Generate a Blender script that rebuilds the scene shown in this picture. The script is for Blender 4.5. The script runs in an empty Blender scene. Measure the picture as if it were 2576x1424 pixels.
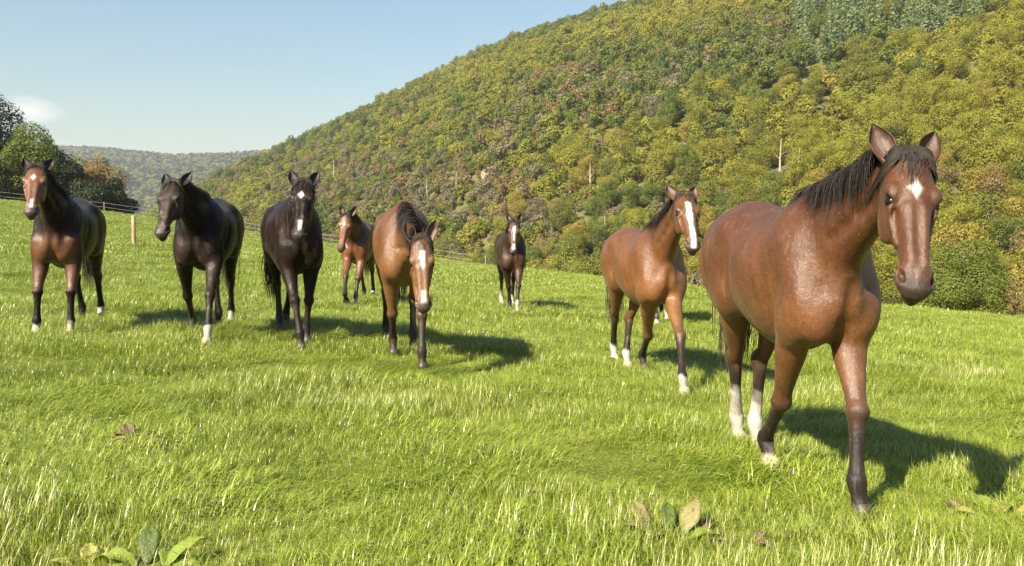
import bpy, math, random
import numpy as np
from mathutils import Vector, Matrix

random.seed(7)
RNG = np.random.default_rng(7)
R = math.radians
SC = bpy.context.scene
COL = SC.collection

# ------------------------------------------------------------------ camera, sky, sun, exposure
FPX, CX, CY = 2230.0, 1288.0, 712.0            # focal length and centre in units of a 2576 px wide frame
PITCH = math.atan(142 / FPX)
CAMZ = 1.45
cam_d = bpy.data.cameras.new('camera'); cam = bpy.data.objects.new('camera', cam_d); COL.objects.link(cam)
cam.location = (0, 0, CAMZ); cam.rotation_euler = (R(90) - PITCH, 0, 0)
cam_d.sensor_width = 36; cam_d.lens = 36 * FPX / 2576; cam_d.clip_end = 20000; cam_d.clip_start = 0.05
SC.camera = cam

SUN_EL = R(41); SH = Vector((0.655, 0.755, 0)).normalized()      # shadows fall to the right and away
TO_SUN = Vector((-SH.x * math.cos(SUN_EL), -SH.y * math.cos(SUN_EL), math.sin(SUN_EL)))
w = bpy.data.worlds.new('World'); SC.world = w; w.use_nodes = True
nt = w.node_tree; nt.nodes.clear()
sky = nt.nodes.new('ShaderNodeTexSky'); sky.sky_type = 'NISHITA'; sky.sun_disc = False
sky.sun_elevation = SUN_EL; sky.sun_rotation = math.atan2(TO_SUN.x, TO_SUN.y)
sky.air_density = 1.6; sky.dust_density = 0.6; sky.ozone_density = 3.6; sky.altitude = 200
bg = nt.nodes.new('ShaderNodeBackground'); bg.inputs[1].default_value = 0.050
wo = nt.nodes.new('ShaderNodeOutputWorld')
# one small cumulus low on the left of the valley, and a few faint ones all round the horizon
tc = nt.nodes.new('ShaderNodeTexCoord')
mp = nt.nodes.new('ShaderNodeMapping'); mp.inputs['Scale'].default_value = (1, 1, 2.6)
nz = nt.nodes.new('ShaderNodeTexNoise'); nz.inputs['Scale'].default_value = 22; nz.inputs['Detail'].default_value = 6
nt.links.new(tc.outputs['Generated'], mp.inputs[0]); nt.links.new(mp.outputs[0], nz.inputs['Vector'])
cd = Vector(((100 - CX) / FPX, 1, (570 - 285) / FPX)).normalized()
sub = nt.nodes.new('ShaderNodeVectorMath'); sub.operation = 'SUBTRACT'; sub.inputs[1].default_value = cd
nt.links.new(tc.outputs['Generated'], sub.inputs[0])
scl = nt.nodes.new('ShaderNodeVectorMath'); scl.operation = 'MULTIPLY'; scl.inputs[1].default_value = (50, 50, 120)
nt.links.new(sub.outputs[0], scl.inputs[0])
ln = nt.nodes.new('ShaderNodeVectorMath'); ln.operation = 'LENGTH'; nt.links.new(scl.outputs[0], ln.inputs[0])
ma = nt.nodes.new('ShaderNodeMath'); ma.operation = 'MULTIPLY_ADD'; ma.inputs[1].default_value = 2.6; ma.inputs[2].default_value = -0.35
nt.links.new(nz.outputs['Fac'], ma.inputs[0])
sb = nt.nodes.new('ShaderNodeMath'); sb.operation = 'SUBTRACT'; nt.links.new(ma.outputs[0], sb.inputs[0]); nt.links.new(ln.outputs['Value'], sb.inputs[1])
mr = nt.nodes.new('ShaderNodeMapRange'); mr.inputs[1].default_value = -0.8; mr.inputs[2].default_value = 0.6; mr.inputs[4].default_value = 0.7
nt.links.new(sb.outputs[0], mr.inputs[0])
mx = nt.nodes.new('ShaderNodeMixRGB'); mx.inputs[2].default_value = (8.6, 8.2, 7.8, 1)
nt.links.new(mr.outputs[0], mx.inputs[0]); nt.links.new(sky.outputs[0], mx.inputs[1])
nt.links.new(mx.outputs[0], bg.inputs[0]); nt.links.new(bg.outputs[0], wo.inputs[0])

sun_d = bpy.data.lights.new('sun', 'SUN'); sun_d.energy = 5.0; sun_d.angle = R(0.55); sun_d.color = (1.0, 0.91, 0.74)
sun = bpy.data.objects.new('sun', sun_d); COL.objects.link(sun)
sun.rotation_euler = TO_SUN.to_track_quat('Z', 'Y').to_euler()
SC.view_settings.view_transform = 'Standard'; SC.view_settings.look = 'None'
SC.view_settings.exposure = 1.5; SC.view_settings.gamma = 1

# ------------------------------------------------------------------ helpers
def at(px, py, Y):
    """World point at distance Y in front of the camera in the direction of a picture point."""
    u = (px - CX) / FPX; v = (CY - py) / FPX
    d = np.array([u, math.cos(PITCH) + v * math.sin(PITCH), -math.sin(PITCH) + v * math.cos(PITCH)])
    return d * Y / d[1] + np.array([0, 0, CAMZ])

def tag(o, label=None, cat=None, group=None, kind=None):
    if label: o['label'] = label
    if cat: o['category'] = cat
    if group: o['group'] = group
    if kind: o['kind'] = kind
    return o

def empty(name, loc, rz=0):
    o = bpy.data.objects.new(name, None); COL.objects.link(o)
    o.location = loc; o.rotation_euler = (0, 0, rz); o.empty_display_size = 0.1
    return o

def raw_mesh(name, V, F4=None, F3=None, smooth=True):
    me = bpy.data.meshes.new(name)
    V = np.asarray(V, np.float32); me.vertices.add(len(V)); me.vertices.foreach_set('co', V.ravel())
    parts = []; sizes = []
    if F4 is not None and len(F4): parts.append(np.asarray(F4, np.int32).ravel()); sizes += [np.full(len(F4), 4, np.int32)]
    if F3 is not None and len(F3): parts.append(np.asarray(F3, np.int32).ravel()); sizes += [np.full(len(F3), 3, np.int32)]
    L = np.concatenate(parts); S = np.concatenate(sizes)
    me.loops.add(len(L)); me.loops.foreach_set('vertex_index', L)
    me.polygons.add(len(S)); st = np.zeros(len(S), np.int32); st[1:] = np.cumsum(S)[:-1]
    me.polygons.foreach_set('loop_start', st); me.polygons.foreach_set('loop_total', S)
    me.polygons.foreach_set('use_smooth', np.full(len(S), smooth))
    me.update(calc_edges=True)
    return me

def add_col(me, name, rgb):
    a = me.attributes.new(name, 'FLOAT_COLOR', 'POINT')
    c = np.ones((len(rgb), 4), np.float32); c[:, :3] = rgb
    a.data.foreach_set('color', c.ravel())

def add_float(me, name, val):
    a = me.attributes.new(name, 'FLOAT', 'POINT'); a.data.foreach_set('value', np.asarray(val, np.float32))

def obj(name, me, mat=None, parent=None):
    o = bpy.data.objects.new(name, me); COL.objects.link(o)
    if mat and not me.materials: me.materials.append(mat)
    o.parent = parent
    return o

def sstep(a, b, x):
    t = np.clip((x - a) / (b - a), 0, 1); return t * t * (3 - 2 * t)

def lerp(a, b, t): return a + (b - a) * t

_ph = np.random.default_rng(3).uniform(0, 6.28, (40, 3))
def vnoise(x, y, f=1.0, oct=3, seed=0):
    """cheap smooth noise in about -1..1"""
    s = 0; amp = 1; tot = 0
    for o in range(oct):
        for k in range(4):
            p = _ph[(seed * 7 + o * 5 + k * 3) % 40]; a = p[0] + k * 1.7
            s = s + amp * np.sin(f * (x * math.cos(a) + y * math.sin(a)) * (1 + .23 * k) + p[1] + 1.3 * np.sin(f * .6 * (x * math.sin(a) - y * math.cos(a)) + p[2]))
        tot += amp * 4; amp *= .5; f *= 2.1
    return s / tot * 1.7

class NT:
    def __init__(s, name):
        s.m = bpy.data.materials.new(name); s.m.use_nodes = True; s.t = s.m.node_tree; s.t.nodes.clear()
        s.out = s.n('ShaderNodeOutputMaterial')
    def n(s, t, **kw):
        nd = s.t.nodes.new(t)
        for k, v in kw.items(): setattr(nd, k, v)
        return nd
    def l(s, a, b): s.t.links.new(a, b)
    def noise(s, scale, detail=4, vec=None, rough=.55):
        n = s.n('ShaderNodeTexNoise'); n.inputs['Scale'].default_value = scale; n.inputs['Detail'].default_value = detail; n.inputs['Roughness'].default_value = rough
        if vec is not None: s.l(vec, n.inputs['Vector'])
        return n.outputs['Fac']
    def ramp(s, fac, stops):
        r = s.n('ShaderNodeValToRGB'); e = r.color_ramp.elements
        while len(e) < len(stops): e.new(.5)
        for i, (p, c) in enumerate(stops): e[i].position = p; e[i].color = (*c, 1)
        s.l(fac, r.inputs[0]); return r.outputs[0]
    def mix(s, fac, a, b, mode='MIX'):
        m = s.n('ShaderNodeMixRGB', blend_type=mode)
        for i, v in ((0, fac), (1, a), (2, b)):
            if hasattr(v, 'is_linked'): s.l(v, m.inputs[i])
            else: m.inputs[i].default_value = v if i == 0 else (*v, 1)
        return m.outputs[0]
    def math(s, op, a, b=0.0):
        m = s.n('ShaderNodeMath', operation=op)
        for i, v in ((0, a), (1, b)):
            if hasattr(v, 'is_linked'): s.l(v, m.inputs[i])
            else: m.inputs[i].default_value = v
        return m.outputs[0]
    def attr(s, name, typ='GEOMETRY'):
        a = s.n('ShaderNodeAttribute', attribute_name=name, attribute_type=typ); return a
    def bump(s, h, strength, dist):
        b = s.n('ShaderNodeBump'); b.inputs['Strength'].default_value = strength; b.inputs['Distance'].default_value = dist
        s.l(h, b.inputs['Height']); return b.outputs[0]
    def principled(s, col, rough=.6, spec=.5, normal=None, **kw):
        p = s.n('ShaderNodeBsdfPrincipled')
        for k, v in (('Base Color', col), ('Roughness', rough), ('Specular IOR Level', spec)):
            if hasattr(v, 'is_linked'): s.l(v, p.inputs[k])
            else: p.inputs[k].default_value = (*v, 1) if k == 'Base Color' else v
        for k, v in kw.items(): p.inputs[k.replace('_', ' ')].default_value = v
        if normal is not None: s.l(normal, p.inputs['Normal'])
        return p
    def done(s, sh): s.l(sh, s.out.inputs['Surface']); return s.m

def scatter(name, pts, rot, scl, idx, variants, col=None):
    """ONE object whose points carry instances of the variant meshes (geometry nodes)."""
    me = bpy.data.meshes.new(name); me.vertices.add(len(pts)); me.vertices.foreach_set('co', np.asarray(pts, np.float32).ravel())
    a = me.attributes.new('rot', 'FLOAT_VECTOR', 'POINT'); a.data.foreach_set('vector', np.asarray(rot, np.float32).ravel())
    a = me.attributes.new('scl', 'FLOAT', 'POINT'); a.data.foreach_set('value', np.asarray(scl, np.float32))
    a = me.attributes.new('idx', 'INT', 'POINT'); a.data.foreach_set('value', np.asarray(idx, np.int32))
    if col is not None:
        a = me.attributes.new('tint', 'FLOAT_COLOR', 'POINT'); c = np.ones((len(pts), 4), np.float32); c[:, :3] = col
        a.data.foreach_set('color', c.ravel())
    c = bpy.data.collections.new(name + '_kinds')
    for i, m in enumerate(variants):
        c.objects.link(bpy.data.objects.new('%s_kind_%02d' % (name, i), m))
    o = bpy.data.objects.new(name, me); COL.objects.link(o)
    g = bpy.data.node_groups.new(name + '_scatter', 'GeometryNodeTree')
    g.interface.new_socket('Geometry', in_out='INPUT', socket_type='NodeSocketGeometry')
    g.interface.new_socket('Geometry', in_out='OUTPUT', socket_type='NodeSocketGeometry')
    N = g.nodes.new; L = g.links.new
    gi = N('NodeGroupInput'); go = N('NodeGroupOutput'); ip = N('GeometryNodeInstanceOnPoints'); ci = N('GeometryNodeCollectionInfo')
    ci.inputs['Collection'].default_value = c; ci.inputs['Separate Children'].default_value = True; ci.inputs['Reset Children'].default_value = True
    ip.inputs['Pick Instance'].default_value = True
    def na(nm, t):
        n = N('GeometryNodeInputNamedAttribute'); n.data_type = t; n.inputs['Name'].default_value = nm
        return n.outputs['Attribute']
    e2r = N('FunctionNodeEulerToRotation')
    L(gi.outputs[0], ip.inputs['Points']); L(ci.outputs[0], ip.inputs['Instance'])
    L(na('idx', 'INT'), ip.inputs['Instance Index']); L(na('rot', 'FLOAT_VECTOR'), e2r.inputs[0]); L(e2r.outputs[0], ip.inputs['Rotation'])
    L(na('scl', 'FLOAT'), ip.inputs['Scale']); L(ip.outputs[0], go.inputs[0])
    md = o.modifiers.new('scatter', 'NODES'); md.node_group = g
    return o

# ------------------------------------------------------------------ the lie of the land
_obs = [(2050,1210,5.2),(1880,1098,6.4),(1671,943,9.8),(1563,899,11.3),(1026,890,9.3),(1000,835,10.9),(760,855,10.3),(700,815,11.8),
        (500,835,10.7),(560,800,12.1),(132,825,11),(240,788,12.4),(893,757,17.8),(937,740,19.5),(1295,773,17.8),(1265,756,19.3),(1665,808,15.8),(337,615,38)]
_edge = [(0,500,78),(337,537,80),(475,557,80),(650,585,78),(830,610,75),(1100,648,68),(1240,668,62),(1520,692,50),(1780,720,42),(2240,765,32),(2576,793,27)]
_W = np.array([at(*q) for q in _obs + _edge] + [np.array([0, 0, 0.]), np.array([-4, 1, 0.1]), np.array([5, 1, -.1])])
_W[:-3, 2] -= .09                                     # the grass hides the lowest few centimetres of everything standing in it
def _tps():
    n = len(_W); d = np.linalg.norm(_W[:, None, :2] - _W[None, :, :2], axis=2)
    K = np.where(d > 0, d * d * np.log(np.maximum(d, 1e-9)), 0) + np.eye(n) * 25.0
    Pm = np.c_[np.ones(n), _W[:, :2]]
    A = np.zeros((n + 3, n + 3)); A[:n, :n] = K; A[:n, n:] = Pm; A[n:, :n] = Pm.T
    return np.linalg.solve(A, np.r_[_W[:, 2], 0, 0, 0])
_C = _tps()
_E = np.array([at(*q) for q in _edge]); _E = _E[np.argsort(_E[:, 0])]
def edge_y(x): return np.interp(x, np.r_[-140, _E[:, 0], 22, 60], np.r_[92, _E[:, 1], 20, 4])
def field_z(x, y, bumps=True):
    x = np.asarray(x, float); y = np.asarray(y, float)
    ed = edge_y(x); over = np.maximum(y - ed, 0)
    xc = np.clip(x, -75, 26); yc = np.clip(np.minimum(y, ed + 4), -6, 90)
    z = _C[-3] + _C[-2] * xc + _C[-1] * yc
    for i in range(len(_W)):
        d2 = (xc - _W[i, 0]) ** 2 + (yc - _W[i, 1]) ** 2 + 1e-9
        z = z + _C[i] * .5 * d2 * np.log(d2)
    z = z - .30 * over ** 2 / (over + 5)
    z = z - .10 * np.maximum(x - 26, 0)
    if bumps: z = z + .022 * vnoise(x, y, 1.3, 2, 1) + .045 * vnoise(x, y, .32, 2, 2) * sstep(18, 40, y)
    return z
def ground_hit(px, py):
    lo, hi = 1.5, 90.0
    ys = np.linspace(2, 90, 900); pts = np.array([at(px, py, Y) for Y in ys])
    below = pts[:, 2] < field_z(pts[:, 0], pts[:, 1])
    i = int(np.argmax(below)) if below.any() else 899
    a, b = ys[max(i - 1, 0)], ys[i]
    for _ in range(20):
        m = (a + b) / 2; q = at(px, py, m)
        if q[2] < field_z(q[0], q[1]): b = m
        else: a = m
    return at(px, py, (a + b) / 2)

# ------------------------------------------------------------------ meadow, hill, far hills
def mat_meadow():
    s = NT('meadow_soil_and_thatch'); g = s.n('ShaderNodeNewGeometry')
    c = s.ramp(s.noise(.9, 5, g.outputs['Position']), [(.3, (.09, .115, .014)), (.5, (.14, .165, .018)), (.72, (.19, .20, .03))])
    c = s.mix(s.math('MULTIPLY', s.noise(14, 4, g.outputs['Position']), .5), c, (.06, .075, .015))
    b = s.bump(s.noise(22, 5, g.outputs['Position']), .8, .05)
    return s.done(s.principled(c, .8, .2, b).outputs[0])
def mat_hill():
    s = NT('hill_ground'); g = s.n('ShaderNodeNewGeometry')
    c = s.ramp(s.noise(.05, 6, g.outputs['Position']), [(.3, (.08, .08, .026)), (.5, (.125, .12, .042)), (.7, (.09, .105, .026))])
    c = s.mix(s.math('MULTIPLY', s.noise(.6, 5, g.outputs['Position']), .45), c, (.13, .115, .055))
    b = s.bump(s.noise(.8, 6, g.outputs['Position']), 1, .8)
    return s.done(s.principled(c, .9, .1, b).outputs[0])
M_MEADOW = mat_meadow(); M_HILL = mat_hill()

def grid_sheet(name, xs, ys, zf, mat):
    X, Y = np.meshgrid(xs, ys, indexing='ij'); Z = zf(X, Y)
    n, m = X.shape; V = np.c_[X.ravel(), Y.ravel(), Z.ravel()]
    i = np.arange(n * m).reshape(n, m)
    F = np.c_[i[:-1, :-1].ravel(), i[1:, :-1].ravel(), i[1:, 1:].ravel(), i[:-1, 1:].ravel()]
    return tag(obj(name, raw_mesh(name, V, F), mat), kind='structure')
def axis(*segs):
    return np.concatenate([np.arange(a, b, st) for a, b, st in segs])
grid_sheet('meadow', axis((-150, -60, 3), (-60, -12, .8), (-12, 14, .35), (14, 40, .8), (40, 101, 3)),
           axis((-60, -4, 3), (-4, 25, .35), (25, 70, .8), (70, 100, .6), (100, 131, 2)), field_z, M_MEADOW)

# the wooded hill across the valley: ridge line and foot described by bearing from the meadow
_rx = np.array([-1500, -400, 250, 330, 400, 480, 560, 620, 700, 800, 900, 1000, 1100, 1200, 1300, 1400, 1500, 1600, 1800, 2000, 2300, 2576, 3300, 4600], float)
_ry = np.array([640, 620, 580, 548, 508, 463, 418, 390, 357, 315, 267, 218, 168, 119, 79, 45, 19, -4, -55, -105, -165, -205, -260, -260], float)
_rb = (_rx - CX) / FPX
def ridge_elev(b): return (570 - np.interp(b, _rb, _ry)) / FPX
def hill_foot(b): return np.interp(b, [-1.3, -.42, -.30, 0, .3, .6, 1.5], [420, 340, 240, 150, 105, 80, 70])
def hill_top(b): return np.interp(b, [-1.3, -.42, -.30, 0, .3, .6, 1.5], [650, 560, 560, 560, 520, 470, 400])
def hill_z(x, y):
    y = np.maximum(y, 1.0); b = x / y
    r0, r1 = hill_foot(b), hill_top(b); zt = CAMZ + ridge_elev(b) * r1 - 7.5; zb = -16 - .02 * r0
    t = (y - r0) / (r1 - r0)
    up = np.clip(t, 0, 1)
    prof = .80 * up + .20 * np.sin(up * math.pi / 2)
    z = zb + (zt - zb) * prof
    z = z + (3.2 * vnoise(x, y, .018, 2, 3) + 1.0 * vnoise(x, y, .07, 2, 4)) * sstep(0, .12, up) * sstep(1.0, .85, up)
    z = np.where(t > 1, zt - .30 * (y - r1) ** 2 / ((y - r1) + 60), z)
    z = np.where(t < 0, zb - 2.0 * sstep(0, -.1, t), z)
    return z
def polar_sheet(name, bs, rs, zf, mat):
    B, Y = np.meshgrid(bs, rs, indexing='ij'); X = B * Y; Z = zf(X, Y)
    n, m = X.shape; V = np.c_[X.ravel(), Y.ravel(), Z.ravel()]; i = np.arange(n * m).reshape(n, m)
    F = np.c_[i[:-1, :-1].ravel(), i[1:, :-1].ravel(), i[1:, 1:].ravel(), i[:-1, 1:].ravel()]
    return tag(obj(name, raw_mesh(name, V, F), mat), kind='structure')
polar_sheet('wooded_hill', np.linspace(-1.25, 1.45, 300), axis((60, 240, 3), (240, 620, 4), (620, 900, 14)), hill_z, M_HILL)

_fx = (np.array([-1800, -300, 100, 260, 350, 440, 520, 600, 700, 900, 1500, 2600], float) - CX) / FPX
_fy = np.array([372, 372, 374, 380, 388, 396, 395, 392, 386, 380, 380, 380], float)
def far_z(x, y):
    b = x / np.maximum(y, 1); zt = CAMZ + (570 - np.interp(b, _fx, _fy)) / FPX * 2300 - 5
    t = np.clip((y - 1100) / 1200, 0, 1)
    z = -30 + (zt + 30) * (t ** .8) + 14 * vnoise(x, y, .004, 2, 5) * t * (1 - t) * 3
    return np.where(y > 2300, zt - .12 * (y - 2300), z)
polar_sheet('far_hills', np.linspace(-1.2, .8, 160), axis((1000, 2400, 22), (2400, 2900, 60)), far_z, M_HILL)
# a near spur at the mouth of the side valley, grey with bare trees
def spur_z(x, y):
    cx_ = (250 - CX) / FPX * 900
    h = 52 * np.exp(-((x - cx_ + 60) / 170) ** 2 - ((y - 930) / 110) ** 2)
    return -32 + h
polar_sheet('valley_spur', np.linspace(-1.0, -.15, 60), axis((700, 1150, 14)), spur_z, M_HILL)
# valley floor that carries on to the horizon under everything
def floor_z(x, y): return np.full_like(x, -36.0)
grid_sheet('valley_floor', axis((-3200, 3201, 400)), axis((-600, 2901, 350)), floor_z, M_HILL)

# ------------------------------------------------------------------ grass (nobody could count it)
def mat_grass():
    s = NT('grass_blades'); oi = s.n('ShaderNodeObjectInfo')
    r = s.attr('rnd').outputs['Fac']
    c = s.ramp(r, [(0, (.052, .086, .007)), (.25, (.158, .212, .015)), (.55, (.258, .312, .024)), (.85, (.355, .39, .065)), (1, (.46, .43, .18))])
    c = s.mix(s.math('MULTIPLY', oi.outputs['Random'], .5), c, (.165, .22, .014))
    p = s.principled(c, .34, .5)
    t = s.n('ShaderNodeBsdfTranslucent'); s.l(c, t.inputs[0])
    m = s.n('ShaderNodeMixShader'); m.inputs[0].default_value = .16; s.l(p.outputs[0], m.inputs[1]); s.l(t.outputs[0], m.inputs[2])
    return s.done(m.outputs[0])
M_GRASS = mat_grass()

def grass_clump(seed, nb, rad, lmin, lmax, wid, lean, spread, seg=3):
    b0 = .10 + .75 * max(lean - 1.0, 0) / .5
    r = np.random.default_rng(seed); V = []; F4 = []; F3 = []; rnd = []
    for b in range(nb):
        a = r.uniform(0, 6.283); q = rad * math.sqrt(r.uniform()); root = np.array([q * math.cos(a), q * math.sin(a), -.01])
        L = r.uniform(lmin, lmax); az = r.normal(0, spread); d = np.array([math.cos(az), math.sin(az), 0])
        side = np.array([-math.sin(az), math.cos(az), 0]); tw = r.uniform(-1.4, 1.4)
        side = side * math.cos(tw) + np.array([0, 0, 1]) * math.sin(tw) * .5 + d * math.sin(tw) * .5
        ln = np.clip(r.normal(lean, .22), .03, 1.5); wd = wid * r.uniform(.6, 1.25); rv = r.uniform() ** (1.0 if lean < .8 else 1.25 if lean < 1.3 else 2.0)  # flat-lying clumps get darker blades: shade of the lay put into the colour
        p = root.copy(); i0 = len(V)
        for k in range(seg + 1):
            t = k / seg; th = ln * (b0 + (1.9 - b0) * t * (1 - .30 * (lean > 1.3)))
            wk = wd * (1 - t ** 1.8)
            if k < seg: V += [p - side * wk / 2, p + side * wk / 2]; rnd += [rv, rv]
            else: V.append(p.copy()); rnd.append(rv)
            p = p + (d * math.sin(th) + np.array([0, 0, 1]) * math.cos(th)) * L / seg
        for k in range(seg - 1):
            F4.append((i0 + 2 * k, i0 + 2 * k + 1, i0 + 2 * k + 3, i0 + 2 * k + 2))
        F3.append((i0 + 2 * seg - 2, i0 + 2 * seg - 1, i0 + 2 * seg))
    me = raw_mesh('grass_clump', V, F4, F3); add_float(me, 'rnd', rnd); me.materials.append(M_GRASS)
    return me

def field_pts(y0, y1, dens, margin=.66, grow=1.5):
    area = margin * (y1 * y1 - y0 * y0) + 2 * grow * (y1 - y0); n = int(area * dens)
    y = np.sqrt(RNG.uniform(y0 * y0, y1 * y1, n)); x = RNG.uniform(-1, 1, n) * (margin * y + grow)
    k = (y < edge_y(x) + 4); x, y = x[k], y[k]
    return np.c_[x, y, field_z(x, y) - .004]

def lay(P):       # which way the grass is combed and how flat it lies
    x, y = P[:, 0], P[:, 1]
    az = .35 + 2.6 * vnoise(x, y, .75, 2, 6) + RNG.normal(0, .45, len(P))
    flat = vnoise(x, y * 1.6, .95, 3, 8) + RNG.normal(0, .16, len(P))
    return az, flat
LN = [(.70, 3.0), (.9, 2.2), (1.05, 1.6), (1.15, 1.3), (1.25, 1.1), (1.35, .9)]
V_N = [grass_clump(11 + i, 40, .085, .05, .165, .0040, l, sp, 5) for i, (l, sp) in enumerate(LN)]
V_M = [grass_clump(31 + i, 60, .16, .06, .18, .0058, l, sp, 4) for i, (l, sp) in enumerate(LN)]
V_F = [grass_clump(51 + i, 130, .55, .05, .15, .016, l, sp, 3) for i, (l, sp) in enumerate(LN)]
def sow(name, P, V, smin, smax, label):
    az, flat = lay(P); idx = np.clip(np.floor(2.1 + 4.8 * flat), 0, 5)
    rot = np.c_[RNG.normal(0, .06, len(P)), RNG.normal(0, .06, len(P)), az]
    s = RNG.uniform(smin, smax, len(P)) * np.clip(1 + .55 * vnoise(P[:, 0], P[:, 1], 2.6, 3, 9), .45, 1.6)
    return tag(scatter(name, P, rot, s, idx, V), label, 'grass', kind='stuff')
sow('grass', np.concatenate([field_pts(2.6, 7.5, 230), field_pts(7.5, 12.5, 140)]), V_N, .75, 1.2, 'long bright green meadow grass in the foreground, combed by wind')
sow('grass', field_pts(12.5, 27, 42), V_M, .8, 1.2, 'bright green meadow grass around the horses further back')
sow('grass', field_pts(27, 92, 3.0), V_F, .75, 1.2, 'yellow green grass at the far end of the meadow')

# ------------------------------------------------------------------ horses: one continuous body each, grown from blended volumes
def nrm(v): v = np.asarray(v, float); return v / max(np.linalg.norm(v), 1e-9)

class Vol:
    """signed-distance grid with smooth unions; horse-local axes: x forward, y left, z up"""
    def __init__(s, lo, hi, h):
        s.h = h; s.lo = np.array(lo, float); s.n = np.ceil((np.array(hi) - s.lo) / h).astype(int) + 1
        s.F = np.full(s.n, .5, np.float32)
        s.ax = [(s.lo[i] + h * np.arange(s.n[i])).astype(np.float32) for i in range(3)]
    def box(s, lo, hi, m):
        sl = []
        for i in range(3):
            a = max(int((lo[i] - m - s.lo[i]) / s.h), 0); b = min(int((hi[i] + m - s.lo[i]) / s.h) + 2, s.n[i]); sl.append(slice(a, max(b, a + 1)))
        return tuple(sl)
    def pts(s, sl):
        return s.ax[0][sl[0]][:, None, None], s.ax[1][sl[1]][None, :, None], s.ax[2][sl[2]][None, None, :]
    def join(s, sl, d, k):
        a = s.F[sl]; h = np.maximum(k - np.abs(a - d), 0) / k
        s.F[sl] = np.minimum(a, d) - h * h * k * .25
    def cut(s, sl, d, k):
        a = s.F[sl]; d = -d; h = np.maximum(k - np.abs(a - d), 0) / k
        s.F[sl] = np.maximum(a, d) + h * h * k * .25
    def ellipsoid(s, c, r, k=.05, ax=None, cut=False):
        """ax: rows are the ellipsoid's own axes"""
        c = np.asarray(c, float); r = np.asarray(r, float); A = np.eye(3) if ax is None else np.asarray(ax, float)
        ext = np.sqrt(((A * r[:, None]) ** 2).sum(0)); sl = s.box(c - ext, c + ext, k + .02); X, Y, Z = s.pts(sl)
        X = X - c[0]; Y = Y - c[1]; Z = Z - c[2]; k1 = 0; k2 = 0
        for i in range(3):
            u = (A[i, 0] * X + A[i, 1] * Y + A[i, 2] * Z); k1 = k1 + (u / r[i]) ** 2; k2 = k2 + (u / r[i] ** 2) ** 2
        k1 = np.sqrt(k1); d = (k1 * (k1 - 1) / np.maximum(np.sqrt(k2), 1e-6)).astype(np.float32)
        (s.cut if cut else s.join)(sl, d, k)
    def capsule(s, a, b, ra, rb, k=.04, cut=False):
        a = np.asarray(a, float); b = np.asarray(b, float); r = max(ra, rb)
        sl = s.box(np.minimum(a, b) - r, np.maximum(a, b) + r, k + .02); X, Y, Z = s.pts(sl); d = b - a; L2 = d @ d
        t = np.clip(((X - a[0]) * d[0] + (Y - a[1]) * d[1] + (Z - a[2]) * d[2]) / L2, 0, 1)
        q = np.sqrt((X - a[0] - t * d[0]) ** 2 + (Y - a[1] - t * d[1]) ** 2 + (Z - a[2] - t * d[2]) ** 2) - (ra + (rb - ra) * t)
        (s.cut if cut else s.join)(sl, q.astype(np.float32), k)
    def loft(s, lf, k):
        lo, hi = lf.bounds(); sl = s.box(lo, hi, k + .02); X, Y, Z = s.pts(sl); sh = np.broadcast_shapes(X.shape, Y.shape, Z.shape)
        P = np.empty(sh + (3,), np.float32); P[..., 0] = X; P[..., 1] = Y; P[..., 2] = Z
        s.join(sl, lf.dist(P.reshape(-1, 3))[0].reshape(sh), k)
    def mesh(s):
        F = s.F; S = F < 0; n = s.n
        c = np.zeros(tuple(n - 1), np.uint8)
        for i in (0, 1):
            for j in (0, 1):
                for k in (0, 1): c += S[i:n[0] - 1 + i, j:n[1] - 1 + j, k:n[2] - 1 + k]
        act = np.argwhere((c > 0) & (c < 8)); idx = np.full(tuple(n - 1), -1, np.int32); idx[tuple(act.T)] = np.arange(len(act))
        acc = np.zeros((len(act), 3)); cnt = np.zeros(len(act)); base = act
        corners = [(i, j, k) for i in (0, 1) for j in (0, 1) for k in (0, 1)]
        val = {q: F[base[:, 0] + q[0], base[:, 1] + q[1], base[:, 2] + q[2]] for q in corners}
        for q in corners:
            for d in range(3):
                if q[d] == 0:
                    e = list(q); e[d] = 1; e = tuple(e); a, b = val[q], val[e]; m = (a < 0) != (b < 0)
                    t = np.where(m, a / np.where(m, a - b, 1), 0); p = np.tile(np.array(q, float), (len(act), 1)); p[:, d] += t
                    acc[m] += p[m]; cnt[m] += 1
        V = s.lo + s.h * (base + acc / cnt[:, None]); Q = []
        for d in range(3):
            o1, o2 = [(1, 2), (2, 0), (0, 1)][d]
            A = [slice(None)] * 3; B = [slice(None)] * 3; A[d] = slice(0, -1); B[d] = slice(1, None)
            m = S[tuple(A)] != S[tuple(B)]; e = np.argwhere(m); e = e[(e[:, o1] > 0) & (e[:, o2] > 0) & (e[:, o1] < n[o1] - 1) & (e[:, o2] < n[o2] - 1)]
            def cell(da, db): q = e.copy(); q[:, o1] += da; q[:, o2] += db; return idx[tuple(q.T)]
            q = np.stack([cell(-1, -1), cell(0, -1), cell(0, 0), cell(-1, 0)], 1)
            flip = ~S[tuple(e.T)]; q[flip] = q[flip][:, ::-1]; Q.append(q)
        Q = np.concatenate(Q); Q = Q[(Q >= 0).all(1)]
        # keep the largest connected piece is not needed: all volumes touch
        for it in range(2):                                   # light smoothing
            acc = np.zeros_like(V); cnt = np.zeros(len(V))
            for a, b in ((0, 1), (1, 2), (2, 3), (3, 0)):
                np.add.at(acc, Q[:, a], V[Q[:, b]]); np.add.at(acc, Q[:, b], V[Q[:, a]]); np.add.at(cnt, Q[:, a], 1); np.add.at(cnt, Q[:, b], 1)
            V = V + .45 * (acc / np.maximum(cnt, 1)[:, None] - V)
        return V, Q

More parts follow.
